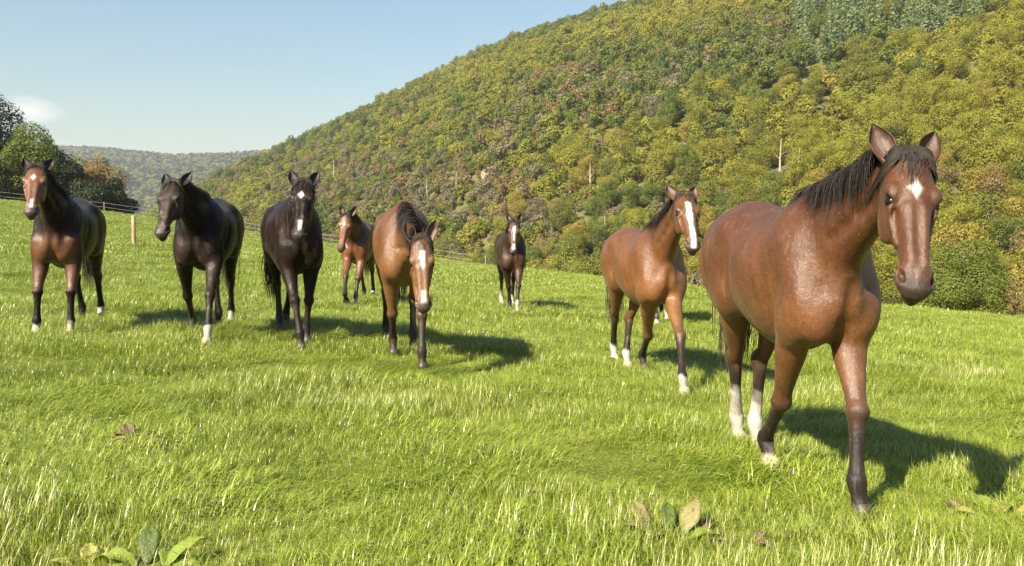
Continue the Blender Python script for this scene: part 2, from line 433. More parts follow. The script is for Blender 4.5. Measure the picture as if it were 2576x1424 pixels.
class Loft:
    """curved spine with elliptic sections: nodes (point, r_side, r_up, r_down); ups = reference vector for 'up' at each node"""
    def __init__(s, pts, rs, ru, rd, ups, sub=8, capf=1.0, power=2.0):
        pts = np.asarray(pts, float); n = len(pts); t = np.linspace(0, n - 1, (n - 1) * sub + 1)
        s.C = s.cr(pts, t); s.R = s.cr(np.c_[rs, ru, rd], t); up = np.array([[np.interp(q, np.arange(n), np.asarray(ups, float)[:, i]) for i in range(3)] for q in t])
        T = np.gradient(s.C, axis=0); ds = np.linalg.norm(T, axis=1); s.T = T / ds[:, None]; s.ds = ds
        U = up - (up * s.T).sum(1)[:, None] * s.T; s.U = U / np.linalg.norm(U, axis=1)[:, None]; s.S = np.cross(s.U, s.T)
        s.t = t; s.m = len(t); s.capf = capf; s.pw = power
    @staticmethod
    def cr(A, t):
        n = len(A); i = np.clip(np.floor(t).astype(int), 0, n - 2); f = (t - i)[:, None]
        g = lambda j: A[np.clip(j, 0, n - 1)]
        p0 = np.where((i == 0)[:, None], 2 * A[0] - A[1], g(i - 1)); p3 = np.where((i == n - 2)[:, None], 2 * A[-1] - A[-2], g(i + 2)); p1, p2 = g(i), g(i + 1)
        return .5 * (2 * p1 + (p2 - p0) * f + (2 * p0 - 5 * p1 + 4 * p2 - p3) * f * f + (3 * p1 - p0 - 3 * p2 + p3) * f ** 3)
    def bounds(s):
        r = s.R.max(1)[:, None] + .01; return (s.C - r).min(0), (s.C + r).max(0)
    def dist(s, P):
        """returns distance, spine parameter, side, up coordinates"""
        N = len(P); best = np.full(N, 1e9, np.float32); bi = np.zeros(N, np.int32)
        C = s.C.astype(np.float32)
        for i in range(s.m):
            d = (P[:, 0] - C[i, 0]) ** 2 + (P[:, 1] - C[i, 1]) ** 2 + (P[:, 2] - C[i, 2]) ** 2
            k = d < best; best[k] = d[k]; bi[k] = i
        D = P - C[bi]; w = (D * s.T[bi].astype(np.float32)).sum(1); f = np.clip(bi + w / s.ds[bi], 0, s.m - 1)
        i0 = np.minimum(f.astype(int), s.m - 2); fr = (f - i0)[:, None].astype(np.float32)
        g = lambda A: (A[i0] * (1 - fr) + A[i0 + 1] * fr).astype(np.float32)
        c, U, S, T, Rr = g(s.C), g(s.U), g(s.S), g(s.T), g(s.R); D = P - c
        u = (D * U).sum(1); v = (D * S).sum(1); ax = (D * T).sum(1); over = np.where((f <= 0) | (f >= s.m - 1), ax, 0)
        ru = np.where(u > 0, Rr[:, 1], Rr[:, 2]); rs = Rr[:, 0]; rc = s.capf * np.minimum(rs, ru)
        a, b, e = u / ru, v / rs, over / rc
        if s.pw == 2.0:
            k1 = np.sqrt(a * a + b * b + e * e)
        else:
            k1 = (np.abs(a) ** s.pw + np.abs(b) ** s.pw + np.abs(e) ** s.pw) ** (1 / s.pw)
        k2 = np.sqrt((a / ru) ** 2 + (b / rs) ** 2 + (e / rc) ** 2)
        k0 = np.sqrt(a * a + b * b + e * e)
        d = (k1 - 1) * k0 / np.maximum(k2, 1e-5)
        d = np.where(k0 < .05, -np.minimum(rs, ru), d)
        return d.astype(np.float32), f / (s.m - 1), v, u

def ik(A, B, l1, l2, bend):
    A = np.asarray(A, float); B = np.asarray(B, float); d = B - A; L = np.linalg.norm(d); dn = d / L
    if L > (l1 + l2) * .992:
        k = L / ((l1 + l2) * .992); l1 *= k; l2 *= k
    x = (l1 * l1 - l2 * l2 + L * L) / (2 * L); hgt = math.sqrt(max(l1 * l1 - x * x, 0)); b = np.asarray(bend, float); b = nrm(b - (b @ dn) * dn)
    return A + dn * x + b * hgt

def torso_vol(v, fat=1.0):
    X = np.array([-.90, -.82, -.68, -.48, -.25, 0, .2, .38, .50, .59, .655]); Zc = np.array([1.20, 1.22, 1.24, 1.245, 1.23, 1.205, 1.205, 1.225, 1.20, 1.13, 1.07])
    up = np.array([.09, .25, .325, .35, .335, .325, .345, .375, .33, .25, .14]); dn = np.array([.12, .21, .28, .335, .41, .465, .47, .435, .375, .245, .12]); sd = np.array([.07, .195, .262, .285, .295, .31, .295, .25, .23, .19, .10])
    lo = (-.98, -.36, .70); hi = (.80, .36, 1.66); sl = v.box(lo, hi, .08); x, y, z = v.pts(sl); xs = x.ravel(); t = np.interp(xs, X, np.arange(len(X)))
    R_ = Loft.cr(np.c_[Zc, up, dn, sd * fat], t); sh = (-1, 1, 1); zc, u, d_, s_ = [R_[:, i].reshape(sh).astype(np.float32) for i in range(4)]
    over = np.where(x < X[0], x - X[0], np.where(x > X[-1], x - X[-1], 0)); dz = z - zc; ru = np.where(dz > 0, u, d_)
    a, b, e = dz / ru, y / s_, over / .07
    k1 = np.where(dz > 0, (np.abs(a) ** 1.85 + np.abs(b) ** 1.85 + np.abs(e) ** 1.85) ** (1 / 1.85), np.sqrt(a * a + b * b + e * e)); k0 = np.sqrt(a * a + b * b + e * e); k2 = np.sqrt((a / ru) ** 2 + (b / s_) ** 2 + (e / .07) ** 2)
    v.join(sl, ((k1 - 1) * k0 / np.maximum(k2, 1e-4)).astype(np.float32), .02)

def bez(P0, P1, T0, T1, n):
    t = np.linspace(0, 1, n)[:, None]
    return (2 * t**3 - 3 * t**2 + 1) * P0 + (t**3 - 2 * t**2 + t) * T0 + (-2 * t**3 + 3 * t**2) * P1 + (t**3 - t**2) * T1

HL = .662 ; HS = 1.10; HX = 1.03    # length of the head, poll to lips
def ear_mesh(root, d, open_dir, L, wd):
    """cupped ear: outer and inner skin of a leaf-shaped shell, open towards open_dir"""
    d = nrm(d); o = np.asarray(open_dir, float); o = nrm(o - (o @ d) * d); sd = np.cross(d, o); nu, nv = 12, 14; V = []; col = []
    for skin in (0, 1):
        for i in range(nu):
            t = i / (nu - 1); wv = wd * (.62 + 1.25 * t - 1.05 * t * t) if t < .55 else wd * (.62 + 1.25 * .55 - 1.05 * .3025) * max(1 - ((t - .55) / .45) ** 1.45, 0.0)
            wv = max(wv - .0045 * skin, .0012); arc = lerp(2.5, 1.62, min(t / .30, 1)) + .25 * max(t - .6, 0)
            for j in range(nv):
                a = lerp(-arc, arc, j / (nv - 1))
                V.append(root + d * (L * t) + (-o * math.cos(a) * .80 * wv + sd * math.sin(a) * wv) - o * (.035 * t * t * L / .17) * .6); col.append((skin, t, abs(a) / arc))
    F = []
    for skin in (0, 1):
        b = skin * nu * nv
        for i in range(nu - 1):
            for j in range(nv - 1):
                q = (b + i * nv + j, b + i * nv + j + 1, b + (i + 1) * nv + j + 1, b + (i + 1) * nv + j); F.append(q if skin == 0 else q[::-1])
    for i in range(nu - 1):
        for j in (0, nv - 1):
            F.append((i * nv + j, (i + 1) * nv + j, nu * nv + (i + 1) * nv + j, nu * nv + i * nv + j))
    return np.array(V), np.array(F), np.array(col)

def ribbons(paths, widths, outs=None):
    """tapering flat strands; paths: list of (n,3)"""
    V = []; F = []; rnd = []; tt = []
    for pi, (p, wd) in enumerate(zip(paths, widths)):
        p = np.asarray(p); n = len(p); T = np.gradient(p, axis=0); rv = random.random(); ref = np.array([random.gauss(0, 1) for _ in range(3)]); i0 = len(V)
        if outs is not None: ref = nrm(outs[pi]) + ref * .22
        sdv = np.cross(T, ref); sdv /= np.maximum(np.linalg.norm(sdv, axis=1), 1e-9)[:, None]
        for k in range(n):
            t = k / (n - 1); wk = wd * (1 - t ** 3) * .5 + .0004; V += [p[k] - sdv[k] * wk, p[k] + sdv[k] * wk]; rnd += [rv, rv]; tt += [t, t]
        for k in range(n - 1): F.append((i0 + 2 * k, i0 + 2 * k + 1, i0 + 2 * k + 3, i0 + 2 * k + 2))
    me = raw_mesh('hair', np.array(V), F); add_float(me, 'rnd', rnd); add_float(me, 'along', tt); return me

def mat_coat():
    s = NT('horse_coat'); tcn = s.n('ShaderNodeTexCoord'); c = s.attr('coat').outputs['Color']
    n1 = s.noise(5.5, 4, tcn.outputs['Object']); n2 = s.noise(38, 5, tcn.outputs['Object'])
    mpn = s.n('ShaderNodeMapping'); mpn.inputs['Scale'].default_value = (60, 240, 36); s.l(tcn.outputs['Object'], mpn.inputs[0]); n3 = s.noise(3.0, 3, mpn.outputs[0])
    c = s.mix(s.math('MULTIPLY', n1, .38), c, (.0, .0, .0), 'MULTIPLY') if False else s.mix(.5, c, s.ramp(n1, [(.28, (.52, .48, .46)), (.72, (1.3, 1.32, 1.34))]), 'MULTIPLY')
    c = s.mix(.4, c, s.ramp(n2, [(.25, (.72, .72, .72)), (.75, (1.2, 1.2, 1.2))]), 'MULTIPLY')
    c = s.mix(.5, c, s.ramp(n3, [(.3, (.7, .7, .7)), (.7, (1.25, 1.25, 1.25))]), 'MULTIPLY')
    mp2 = s.n('ShaderNodeMapping'); mp2.inputs['Scale'].default_value = (7, 7, 1.6); s.l(tcn.outputs['Object'], mp2.inputs[0]); n4 = s.noise(2.2, 5, mp2.outputs[0], .62)
    c = s.mix(s.math('MULTIPLY', s.math('MAXIMUM', s.math('SUBTRACT', n4, .56), 0.0), .8), c, (.36, .25, .16))
    mp3 = s.n('ShaderNodeMapping'); mp3.inputs['Scale'].default_value = (26, 40, 9); mp3.inputs['Rotation'].default_value = (0, .5, 0); s.l(tcn.outputs['Object'], mp3.inputs[0]); n5 = s.noise(1.6, 4, mp3.outputs[0], .65)
    c = s.mix(.45, c, s.ramp(n5, [(.3, (.66, .64, .62)), (.7, (1.25, 1.26, 1.28))]), 'MULTIPLY')
    spk = s.math('GREATER_THAN', s.noise(85, 1, tcn.outputs['Object']), .755)
    c = s.mix(s.math('MULTIPLY', spk, .45), c, (.42, .34, .24))
    rg = s.ramp(n2, [(.3, (.35, .35, .35)), (.7, (.50, .50, .50))])
    b = s.bump(s.math('ADD', s.math('MULTIPLY', n3, .5), s.math('ADD', n2, n5)), .42, .009)
    lum = s.n('ShaderNodeRGBToBW'); s.l(c, lum.inputs[0]); sp = s.n('ShaderNodeMapRange'); s.l(lum.outputs[0], sp.inputs[0]); sp.inputs[1].default_value = .006; sp.inputs[2].default_value = .05; sp.inputs[3].default_value = .11; sp.inputs[4].default_value = .5
    p = s.principled(c, rg, sp.outputs[0], b); p.inputs['Sheen Weight'].default_value = .04; p.inputs['Sheen Roughness'].default_value = .35; p.inputs['Sheen Tint'].default_value = (1, .85, .7, 1)
    return s.done(p.outputs[0])
def mat_hair(name, c0, c1):
    s = NT(name); c = s.mix(s.attr('rnd').outputs['Fac'], c0, c1); c = s.mix(s.math('MULTIPLY', s.attr('along').outputs['Fac'], .35), c, tuple(min(1, 2.2 * q + .012) for q in c1))
    p = s.principled(c, .62, .18); return s.done(p.outputs[0])
def mat_simple(name, c, rough, spec=.5, nscale=None, c2=None):
    s = NT(name)
    if nscale:
        tcn = s.n('ShaderNodeTexCoord'); f = s.noise(nscale, 4, tcn.outputs['Object']); cc = s.ramp(f, [(.3, c), (.7, c2)]); return s.done(s.principled(cc, rough, spec, s.bump(f, .3, .005)).outputs[0])
    return s.done(s.principled(c, rough, spec).outputs[0])
M_COAT = mat_coat(); M_BLACKHAIR = mat_hair('black_horse_hair', (.008, .007, .006), (.035, .027, .022))
M_BROWNHAIR = mat_hair('dark_brown_horse_hair', (.014, .009, .006), (.06, .036, .022))
M_EYE = mat_simple('horse_eye', (.006, .004, .003), .12, .35); M_HOOF = mat_simple('dark_hoof_horn', (.03, .025, .02), .45, .4, 30, (.07, .055, .04)); M_HOOFP = mat_simple('pale_hoof_horn', (.34, .27, .18), .45, .4, 30, (.5, .42, .3))
M_INNER = None

def make_horse(label, feet, poll, muzzle, face_yaw=0, coat='bay', base=(.2, .07, .02), black=(.020, .0155, .013), legtop=.50, socks=(0, 0, 0, 0), marks='star', heading=None, s=1.0, h=.012,
               mane_side=1, lift=None, neck_len=.86, fat=1.0, ears=.0, muzzle_far=False, tail_len=.95, mane_n=420, white_legs=None, points=1.0, hair=None, mealy=0.0, shift=0.0, face=None, tail_sway=0.0, forelock=.22):
    """feet: picture points of right front, left front, right hind, left hind hoof; poll, muzzle: picture points"""
    G = [ground_hit(px_, py_ + .09 * FPX / ground_hit(px_, py_)[1]) for px_, py_ in feet]; s = s * 1.05
    fr = (G[0] + G[1]) / 2; hd = (G[2] + G[3]) / 2
    if heading is None: dirv = nrm((fr - hd)[:2])
    else: dirv = np.array([math.sin(R(heading)), -math.cos(R(heading))])          # 0 = straight towards the camera, + = to picture right
    yaw = math.atan2(dirv[1], dirv[0]); mid = (fr + hd) / 2; org = np.array([mid[0] + dirv[0] * (.09 + shift) * s, mid[1] + dirv[1] * (.09 + shift) * s, 0.0]); org[2] = float(field_z(org[0], org[1]))
    c_, s_ = math.cos(yaw), math.sin(yaw); Rm = np.array([[c_, s_, 0], [-s_, c_, 0], [0, 0, 1]])
    loc = lambda P: Rm @ (np.asarray(P) - org) / s; wld = lambda q: org + s * (Rm.T @ np.asarray(q)); locd = lambda d: Rm @ np.asarray(d)
    camL = loc([0, 0, CAMZ]); F = [loc(g) for g in G]
    def on_ray(px, py, c, rad, far=False):
        a = camL; d = nrm(loc(at(px, py, 5.0)) - a); m = (c - a) @ d; q2 = (c - a) @ (c - a) - m * m
        if q2 >= rad * rad: return c + nrm(a + d * m - c) * rad
        r = math.sqrt(rad * rad - q2); return a + d * (m + r if far else m - r)
    NB = np.array([.40, 0, 1.36]); Pl = on_ray(*poll, NB, neck_len); Mz = on_ray(*muzzle, Pl, HL, muzzle_far); a = nrm(Mz - Pl)
    cam_dir = nrm((camL - Pl) * np.array([1, 1, 0])); fy = R(face_yaw); n = np.array([cam_dir[0] * math.cos(fy) - cam_dir[1] * math.sin(fy), cam_dir[0] * math.sin(fy) + cam_dir[1] * math.cos(fy), 0.15]); n = nrm(n - (n @ a) * a); sd = np.cross(n, a)      # sd: horse's left when the face looks along n
    if sd @ np.cross([0, 0, 1], n) < 0: sd = -sd
    Hd = lambda t, nn, ss: Pl + a * (t * HL) + n * nn * HS + sd * ss * HS * HX
    lo = np.minimum(np.array([-1.05, -.42, -.02]), np.minimum(Pl, Mz) - .22); hi = np.maximum(np.array([.85, .42, 1.68]), np.maximum(Pl, Mz) + .22)
    for f in F: lo = np.minimum(lo, f - .1); hi = np.maximum(hi, f + .1)
    v = Vol(lo, hi, h); torso_vol(v, fat)
    # shoulders, breast, haunches
    for q in (1, -1):
        v.ellipsoid((.43, q * .125, 1.24), (.10, .115, .27), .07, [nrm((.86, 0, .5)), (0, 1, 0), nrm((-.5, -q * .18, .86))])
        v.ellipsoid((.585, q * .105, .95), (.095, .095, .13), .07); v.ellipsoid((.53, q * .16, 1.03), (.10, .082, .15), .09)
        v.ellipsoid((.45, q * .175, .94), (.12, .085, .15), .06)
        v.ellipsoid((-.60, q * .13, 1.20), (.27, .155, .28), .08)
        v.ellipsoid((-.40, q * .185, 1.03), (.16, .10, .17), .07)
        v.ellipsoid((-.36, q * .20, 1.42), (.09, .06, .07), .10)
    for q in (1, -1):                                          # lines between the big muscles
        v.capsule((.20, q * .315, 1.32), (.30, q * .30, .98), .012, .012, .07, cut=True)
        v.capsule((-.70, q * .265, 1.30), (-.62, q * .25, .95), .014, .012, .07, cut=True)
        v.ellipsoid((-.27, q * .37, 1.20), (.09, .085, .15), .09, cut=True)
    v.capsule((.18, 0, 1.535), (.38, 0, 1.575), .035, .045, .08); v.capsule((-.84, 0, 1.40), (-.92, 0, 1.26), .05, .035, .06)
    # neck
    v.capsule((.725, 0, 1.14), (.68, 0, .78), .010, .012, .07, cut=True)
    dist = np.linalg.norm(Pl - NB); nd = nrm(Pl - NB); end = Pl - a * .0 + nd * -.02 + n * -.045
    T0 = nrm(nd * .6 + np.array([.55, 0, .35]) * .5) * dist * .9; T1 = nrm(nd * .8 + n * .25) * dist * .9
    C = bez(np.array([.30, 0, 1.27]), end, T0 * 1.05, T1, 7); upr = [np.array([-.45, 0, .9]) * (1 - q) + (-a) * q for q in np.linspace(0, 1, 7) ** .9]
    neck = Loft(C, [.185, .17, .142, .118, .100, .090, .082], [.30, .28, .238, .198, .168, .142, .115], [.31, .295, .25, .205, .172, .152, .138], upr, 7); v.loft(neck, .11)
    for q in (1, -1):
        g_ = [neck.C[int(u_ * (neck.m - 1))] + neck.S[int(u_ * (neck.m - 1))] * q * neck.R[int(u_ * (neck.m - 1)), 0] * .98 - neck.U[int(u_ * (neck.m - 1))] * neck.R[int(u_ * (neck.m - 1)), 2] * .50 for u_ in (.46, .58, .70, .82)]
        for g0, g1 in zip(g_[:-1], g_[1:]): v.capsule(g0, g1, .010, .010, .06, cut=True)
    # head
    T = [-.03, .12, .26, .40, .54, .68, .80, .90, .97]
    fro = [.050, .070, .076, .066, .054, .046, .043, .041, .030]; bac = [.075, .125, .158, .160, .112, .078, .068, .066, .052]; hw = [.070, .088, .094, .081, .062, .049, .0455, .048, .040]
    fro = [HS * q for q in fro]; bac = [HS * q for q in bac]; hw = [HX * HS * q for q in hw]
    head = Loft([Hd(t, 0, 0) for t in T], hw, fro, bac, [n] * 9, 6, .55, 2.25); v.loft(head, .05)
    for q in (1, -1):
        v.ellipsoid(Hd(.36, -.072, q * .055), (.125, .095, .038), .022, [a, n, sd])
        v.ellipsoid(Hd(.285, .040, q * .078), (.050, .032, .032), .022, [a, n, sd])             # brow
        v.ellipsoid(Hd(.335, .022, q * .094), (.034, .024, .019), .014, [a, nrm(n - sd * q * .3), nrm(sd * q + n * .3)], cut=True)
        v.ellipsoid(Hd(.385, .016, q * .082), (.034, .016, .014), .02, [a, n, sd])             # lower lid
        v.capsule(Hd(.43, -.002, q * .074), Hd(.63, -.012, q * .059), .014, .009, .018); v.ellipsoid(Hd(.56, .022, q * .070), (.11, .020, .012), .02, [a, n, sd], cut=True)         # cheek ridge
        v.capsule(Hd(.40, .052, q * .028), Hd(.82, .030, q * .026), .016, .014, .03)           # nasal bone
        v.ellipsoid(Hd(.885, -.004, q * .049), (.055, .040, .026), .02, [a, n, sd])           # nostril wing
        na_ = nrm(n * .75 + sd * q * .66); v.ellipsoid(Hd(.895, .018, q * .060), (.036, .015, .030), .012, [nrm(a + sd * q * -.35), np.cross(na_, nrm(a + sd * q * -.35)), na_], cut=True)
        v.capsule(Hd(.86, -.040, q * .056), Hd(.99, -.030, q * .034), .005, .006, .012, cut=True)
    v.ellipsoid(Hd(.955, -.052, 0), (.052, .026, .036), .022, [a, n, sd]); v.ellipsoid(Hd(.965, -.012, 0), (.038, .032, .050), .03, [a, n, sd]); v.ellipsoid(Hd(.02, .005, 0), (.06, .055, .075), .05, [a, n, sd])
    # legs
    legs = []; hoofs = []
    for i in range(4):
        q = -1 if i % 2 == 0 else 1; f = F[i].copy(); lf = (lift or {}).get(i); fwd = np.array([1.0, 0, 0])
        if i < 2:
            dx = np.clip(f[0] - .50, -.5, .5); E_ = np.array([.45 + dx * .10, q * .165, .885]); fy_ = (f[1] - q * .16); E_[1] += np.clip(fy_ * .35, -.06, .06)
            if lf: f = f + np.array(lf[0]); pst = nrm(lf[1]); fl = f - pst * .17
            else: pst = None; fl = f + np.array([-.055 - .06 * max(0, -dx), 0, .165])
            K = ik(E_, fl, .415, .300, fwd + np.array([0, 0, .2]))
            pts = [E_ + (.05, -q * .005, .20), E_ + (.02, q * .005, .04), lerp(E_, K, .3), lerp(E_, K, .62), lerp(E_, K, .86), K, lerp(K, fl, .18), lerp(K, fl, .55), lerp(K, fl, .86), fl, lerp(fl, f, .45), lerp(fl, f, .72)]
            rs = [.085, .092, .086, .064, .051, .060, .042, .034, .039, .050, .038, .049]; ru = [.12, .11, .086, .060, .050, .060, .042, .034, .038, .049, .038, .050]; rd = [.12, .115, .090, .060, .051, .054, .048, .043, .050, .056, .040, .050]
        else:
            dx = np.clip(f[0] + .68, -.5, .5); S_ = np.array([-.40 + dx * .18, q * .185, .99]); S_[1] += np.clip((f[1] - q * .15) * .3, -.05, .05)
            if lf: f = f + np.array(lf[0]); pst = nrm(lf[1]); fl = f - pst * .17
            else: fl = f + np.array([-.06, 0, .17])
            K = ik(S_, fl, .50, .40, np.array([-1.0, 0, .1])); K[1] = lerp(S_[1], fl[1], .55) - q * .01
            pts = [np.array([-.55, q * .13, 1.20]), lerp(S_, np.array([-.66, q * .15, 1.08]), .5), lerp(S_, K, .22) + (-.05, 0, .02), lerp(S_, K, .55) + (-.02, 0, .01), lerp(S_, K, .84), K + (-.012, 0, .01), lerp(K, fl, .16), lerp(K, fl, .5), lerp(K, fl, .86), fl, lerp(fl, f, .45), lerp(fl, f, .72)]
            rs = [.12, .118, .10, .073, .048, .056, .042, .035, .041, .050, .038, .049]; ru = [.20, .185, .14, .09, .054, .056, .047, .037, .040, .049, .039, .050]; rd = [.22, .195, .14, .083, .056, .082, .051, .043, .051, .057, .040, .050]
        L_ = Loft(pts, rs, ru, rd, [fwd] * len(pts), 5, .6); v.loft(L_, .045); legs.append(L_); hoofs.append((f, fl))
    V, Q = v.mesh()
    # ---- colouring of the coat, by anatomy; face and breast carry painted sunlight
    Vf = V.astype(np.float32); N = len(V); base = np.array(base); blk = np.array(black); col = np.tile(base, (N, 1))
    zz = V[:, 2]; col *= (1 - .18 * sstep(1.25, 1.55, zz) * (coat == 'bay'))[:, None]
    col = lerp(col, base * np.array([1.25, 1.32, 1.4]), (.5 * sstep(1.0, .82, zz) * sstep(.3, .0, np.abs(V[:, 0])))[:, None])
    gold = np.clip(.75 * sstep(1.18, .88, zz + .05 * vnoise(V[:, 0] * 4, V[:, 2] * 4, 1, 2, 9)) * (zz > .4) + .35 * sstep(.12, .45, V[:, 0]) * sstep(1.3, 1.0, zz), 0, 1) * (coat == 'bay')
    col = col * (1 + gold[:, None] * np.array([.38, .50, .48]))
    dn_, tn_, vn_, un_ = neck.dist(Vf)
    col = col * (1 - (.30 * (coat == 'bay') * sstep(.10, .0, dn_) * sstep(.15, .45, tn_) * sstep(-.1, .12, un_)))[:, None]
    D = Vf - Pl; ht = (D @ a) / HL; hn = D @ n / HS; hs = D @ sd / HS / HX; inhead = (ht > -.12) & (ht < 1.2) & (np.abs(hs) < .16) & (hn > -.26) & (hn < .15) & ((hn > -.12 - 0 * ht) | (ht > .2))
    if face is not None: col = lerp(col, np.array(face), (np.clip(inhead * sstep(-.02, .12, ht) * sstep(-.17, -.06, hn) + .75 * sstep(.52, .66, V[:, 0]) * sstep(1.20, 1.05, zz) * (zz > .5) * ~inhead, 0, 1))[:, None])  # head and breast lightened: their sunlit tone is put into the coat colour
    crest = (np.abs(vn_) < .035) & (un_ > .6 * .1) & (dn_ < .05) & (tn_ > .18) & ~inhead
    col = lerp(col, blk, (.9 * sstep(.05, .012, np.abs(vn_)) * (dn_ < .045) * (un_ > .05) * (tn_ > .12) * ~inhead)[:, None])
    jn = vnoise(V[:, 0] * 30, V[:, 2] * 30 + V[:, 1] * 17, 1, 2, 4)
    for i, L_ in enumerate(legs):
        b0, b1 = L_.bounds(); m = ((V > b0 - .02) & (V < b1 + .02)).all(1) & (zz < .98); d, t, _, _ = L_.dist(Vf[m]); near = d < .04
        dark = sstep(legtop - .30, legtop + .14, t + .03 * jn[m]) * near * points; cm = lerp(col[m], blk, dark[:, None] * .96)
        if socks[i] > 0:
            stain = np.clip(.35 + .5 * vnoise(V[m][:, 0] * 22, V[m][:, 2] * 22 + V[m][:, 1] * 15, 1, 3, 3) + .5 * sstep(.85, 1.0, t), 0, 1)[:, None]
            cm = lerp(cm, lerp(np.array([.46, .43, .38]), np.array([.28, .24, .155]), stain), (sstep(1 - socks[i] - .035, 1 - socks[i] + .03, t + .035 * jn[m] + .02 * vnoise(V[m][:, 0] * 9, V[m][:, 1] * 9 + V[m][:, 2] * 5, 1, 2, 6)) * near)[:, None])
        col[m] = cm
    if mealy: col = lerp(col, base * 1.7 + .03, (inhead * mealy * sstep(.55, .80, ht) * sstep(-.02, -.05, hn))[:, None])
    darkm = np.array([.032, .025, .022]); col = lerp(col, darkm, (inhead * (.82 if coat == 'bay' else .94) * sstep(.80, .95, ht + .03 * jn - .25 * np.clip(hn, 0, .06)))[:, None])
    col = lerp(col, blk, (inhead * .6 * np.exp(-(((ht - .335) * HL / .035) ** 2 + ((hn - .022) / .03) ** 2)) * (np.abs(hs) > .06))[:, None])
    W_ = np.array([.52, .495, .455]); front = inhead & (hn > .008)
    def white(mask, amt=1.0):
        nonlocal col; col = lerp(col, W_, (mask * front * amt)[:, None])
    wob = .005 * jn + .007 * vnoise(ht * 9, hs * 40, 1, 2, 7)
    if 'star' in marks: white(sstep(.012, -.012, (np.abs(hs + .004) * 1.15 + np.abs((ht - .265) * HL) * .50) - .029 + 1.3 * wob))
    if 'blaze' in marks: white(sstep(.006, -.006, np.abs(hs) - lerp(.026, .019, ht) - wob + .02 * (ht < .16)) * (ht > .13) * (ht < 1.0))
    if 'strip' in marks: white(sstep(.005, -.005, np.abs(hs - .004) - .011 - wob) * (ht > .25) * (ht < .62))
    if 'snip' in marks: white(sstep(.008, -.008, np.abs(hs) - (.020 if 'longstar' in marks else .010) - 1.4 * wob) * sstep(.70, .76, ht) * sstep(.93, .87, ht), .9)
    if 'longstar' in marks: white(sstep(.006, -.006, np.abs(hs - .004) - .022 * sstep(.52, .2, ht) - wob) * (ht > .15) * (ht < .5))
    # ---- ears, joined to the body
    Vs = [V]; Fs = [Q]; Cs = [col]; off = N
    for q in (1, -1):
        ed = nrm(-a * 1.0 + n * (.10 + ears) + sd * q * .36); rt = Hd(-.015, -.006, q * .060)
        if ears < -.2: ed = nrm(-a * .8 - n * .55 + sd * q * .5)
        ev, ef, ec = ear_mesh(rt, ed, nrm(n + sd * q * .22), .235, .056)
        cc = np.where(ec[:, :1] < .5, lerp(base * .75, blk, sstep(.45, .95, ec[:, 1:2])), lerp(base * .62 + .014, blk, np.maximum(sstep(.75, 1.0, ec[:, 2:3]) * .8, sstep(.8, 1, ec[:, 1:2]))))
        Vs.append(ev); Fs.append(ef + off); Cs.append(cc); off += len(ev)
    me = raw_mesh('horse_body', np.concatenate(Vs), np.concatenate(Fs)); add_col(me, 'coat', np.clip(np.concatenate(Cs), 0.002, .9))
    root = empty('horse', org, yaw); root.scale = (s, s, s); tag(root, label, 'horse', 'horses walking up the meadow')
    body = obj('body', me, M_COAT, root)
    # eyes
    for q in (1, -1):
        bm_v = []; bm_f = []; nu, nv_ = 10, 14
        for i in range(nu + 1):
            for j in range(nv_):
                th = math.pi * i / nu; ph = 2 * math.pi * j / nv_; bm_v.append(Hd(.335, .018, q * .0765) + HS * .026 * (a * math.cos(th) * 1.1 + n * math.sin(th) * math.cos(ph) + sd * math.sin(th) * math.sin(ph)))
        for i in range(nu):
            for j in range(nv_): bm_f.append((i * nv_ + j, i * nv_ + (j + 1) % nv_, (i + 1) * nv_ + (j + 1) % nv_, (i + 1) * nv_ + j))
        obj('eye', raw_mesh('eye', bm_v, bm_f), M_EYE, body)
    # hooves
    for i, (f, fl) in enumerate(hoofs):
        ax = nrm(f - fl); fw = nrm(np.array([1., 0, 0]) - ax * ax[0]); sdv = np.cross(ax, fw); hv = []; hf = []; ns = 16
        rings = [(.112, .045, .048), (.13, .053, .056), (.185, .064, .074), (.19, .055, .062)]
        upv = np.array([0, 0, 1.]) if not (lift or {}).get(i) else -ax
        for z_, rs_, rf_ in rings:
            for j in range(ns):
                p_ = 2 * math.pi * j / ns; hv.append(fl + ax * z_ + sdv * rs_ * math.cos(p_) + fw * (rf_ * math.sin(p_) + .004))
        for r_ in range(len(rings) - 1):
            for j in range(ns): hf.append((r_ * ns + j, r_ * ns + (j + 1) % ns, (r_ + 1) * ns + (j + 1) % ns, (r_ + 1) * ns + j))
        hf3 = [(3 * ns, 3 * ns + j, 3 * ns + j + 1) for j in range(1, ns - 1)]
        obj('hoof', raw_mesh('hoof', hv, hf, hf3), M_HOOFP if socks[i] > 0 else M_HOOF, body)
    # ---- mane, forelock, tail
    rg = np.random.default_rng(int(abs(org[0]) * 100)); hm = hair or M_BLACKHAIR; paths = []; wds = []; outs = []; m_ = neck.m
    locks = [(rg.uniform(.14, .985), rg.uniform(.15, .28), rg.normal(0, .06), rg.uniform(.003, .014), mane_side if rg.uniform() < .93 else -mane_side) for _ in range(max(60, mane_n // 5))]
    for k in range(mane_n * 3):
        lk = locks[int(rg.integers(len(locks)))]; free = rg.uniform() < .35
        t0 = np.clip(lk[0] + rg.normal(0, .02), .12, .99) if not free else rg.uniform(.14, .985); L = lk[1] * rg.uniform(.75, 1.1) * (1 - .35 * max(0, .35 - t0) / .35); side = lk[4]
        f0 = t0 * (m_ - 1); pp = []; phi = rg.normal(0, .10); lift0 = lk[3] + rg.uniform(0, .006) + (.012 if free else 0); fall = lk[2] + rg.normal(0, .03 if not free else .2); curl = rg.uniform(.5, 1.1)
        gl = np.array([0, 0, -1.0])
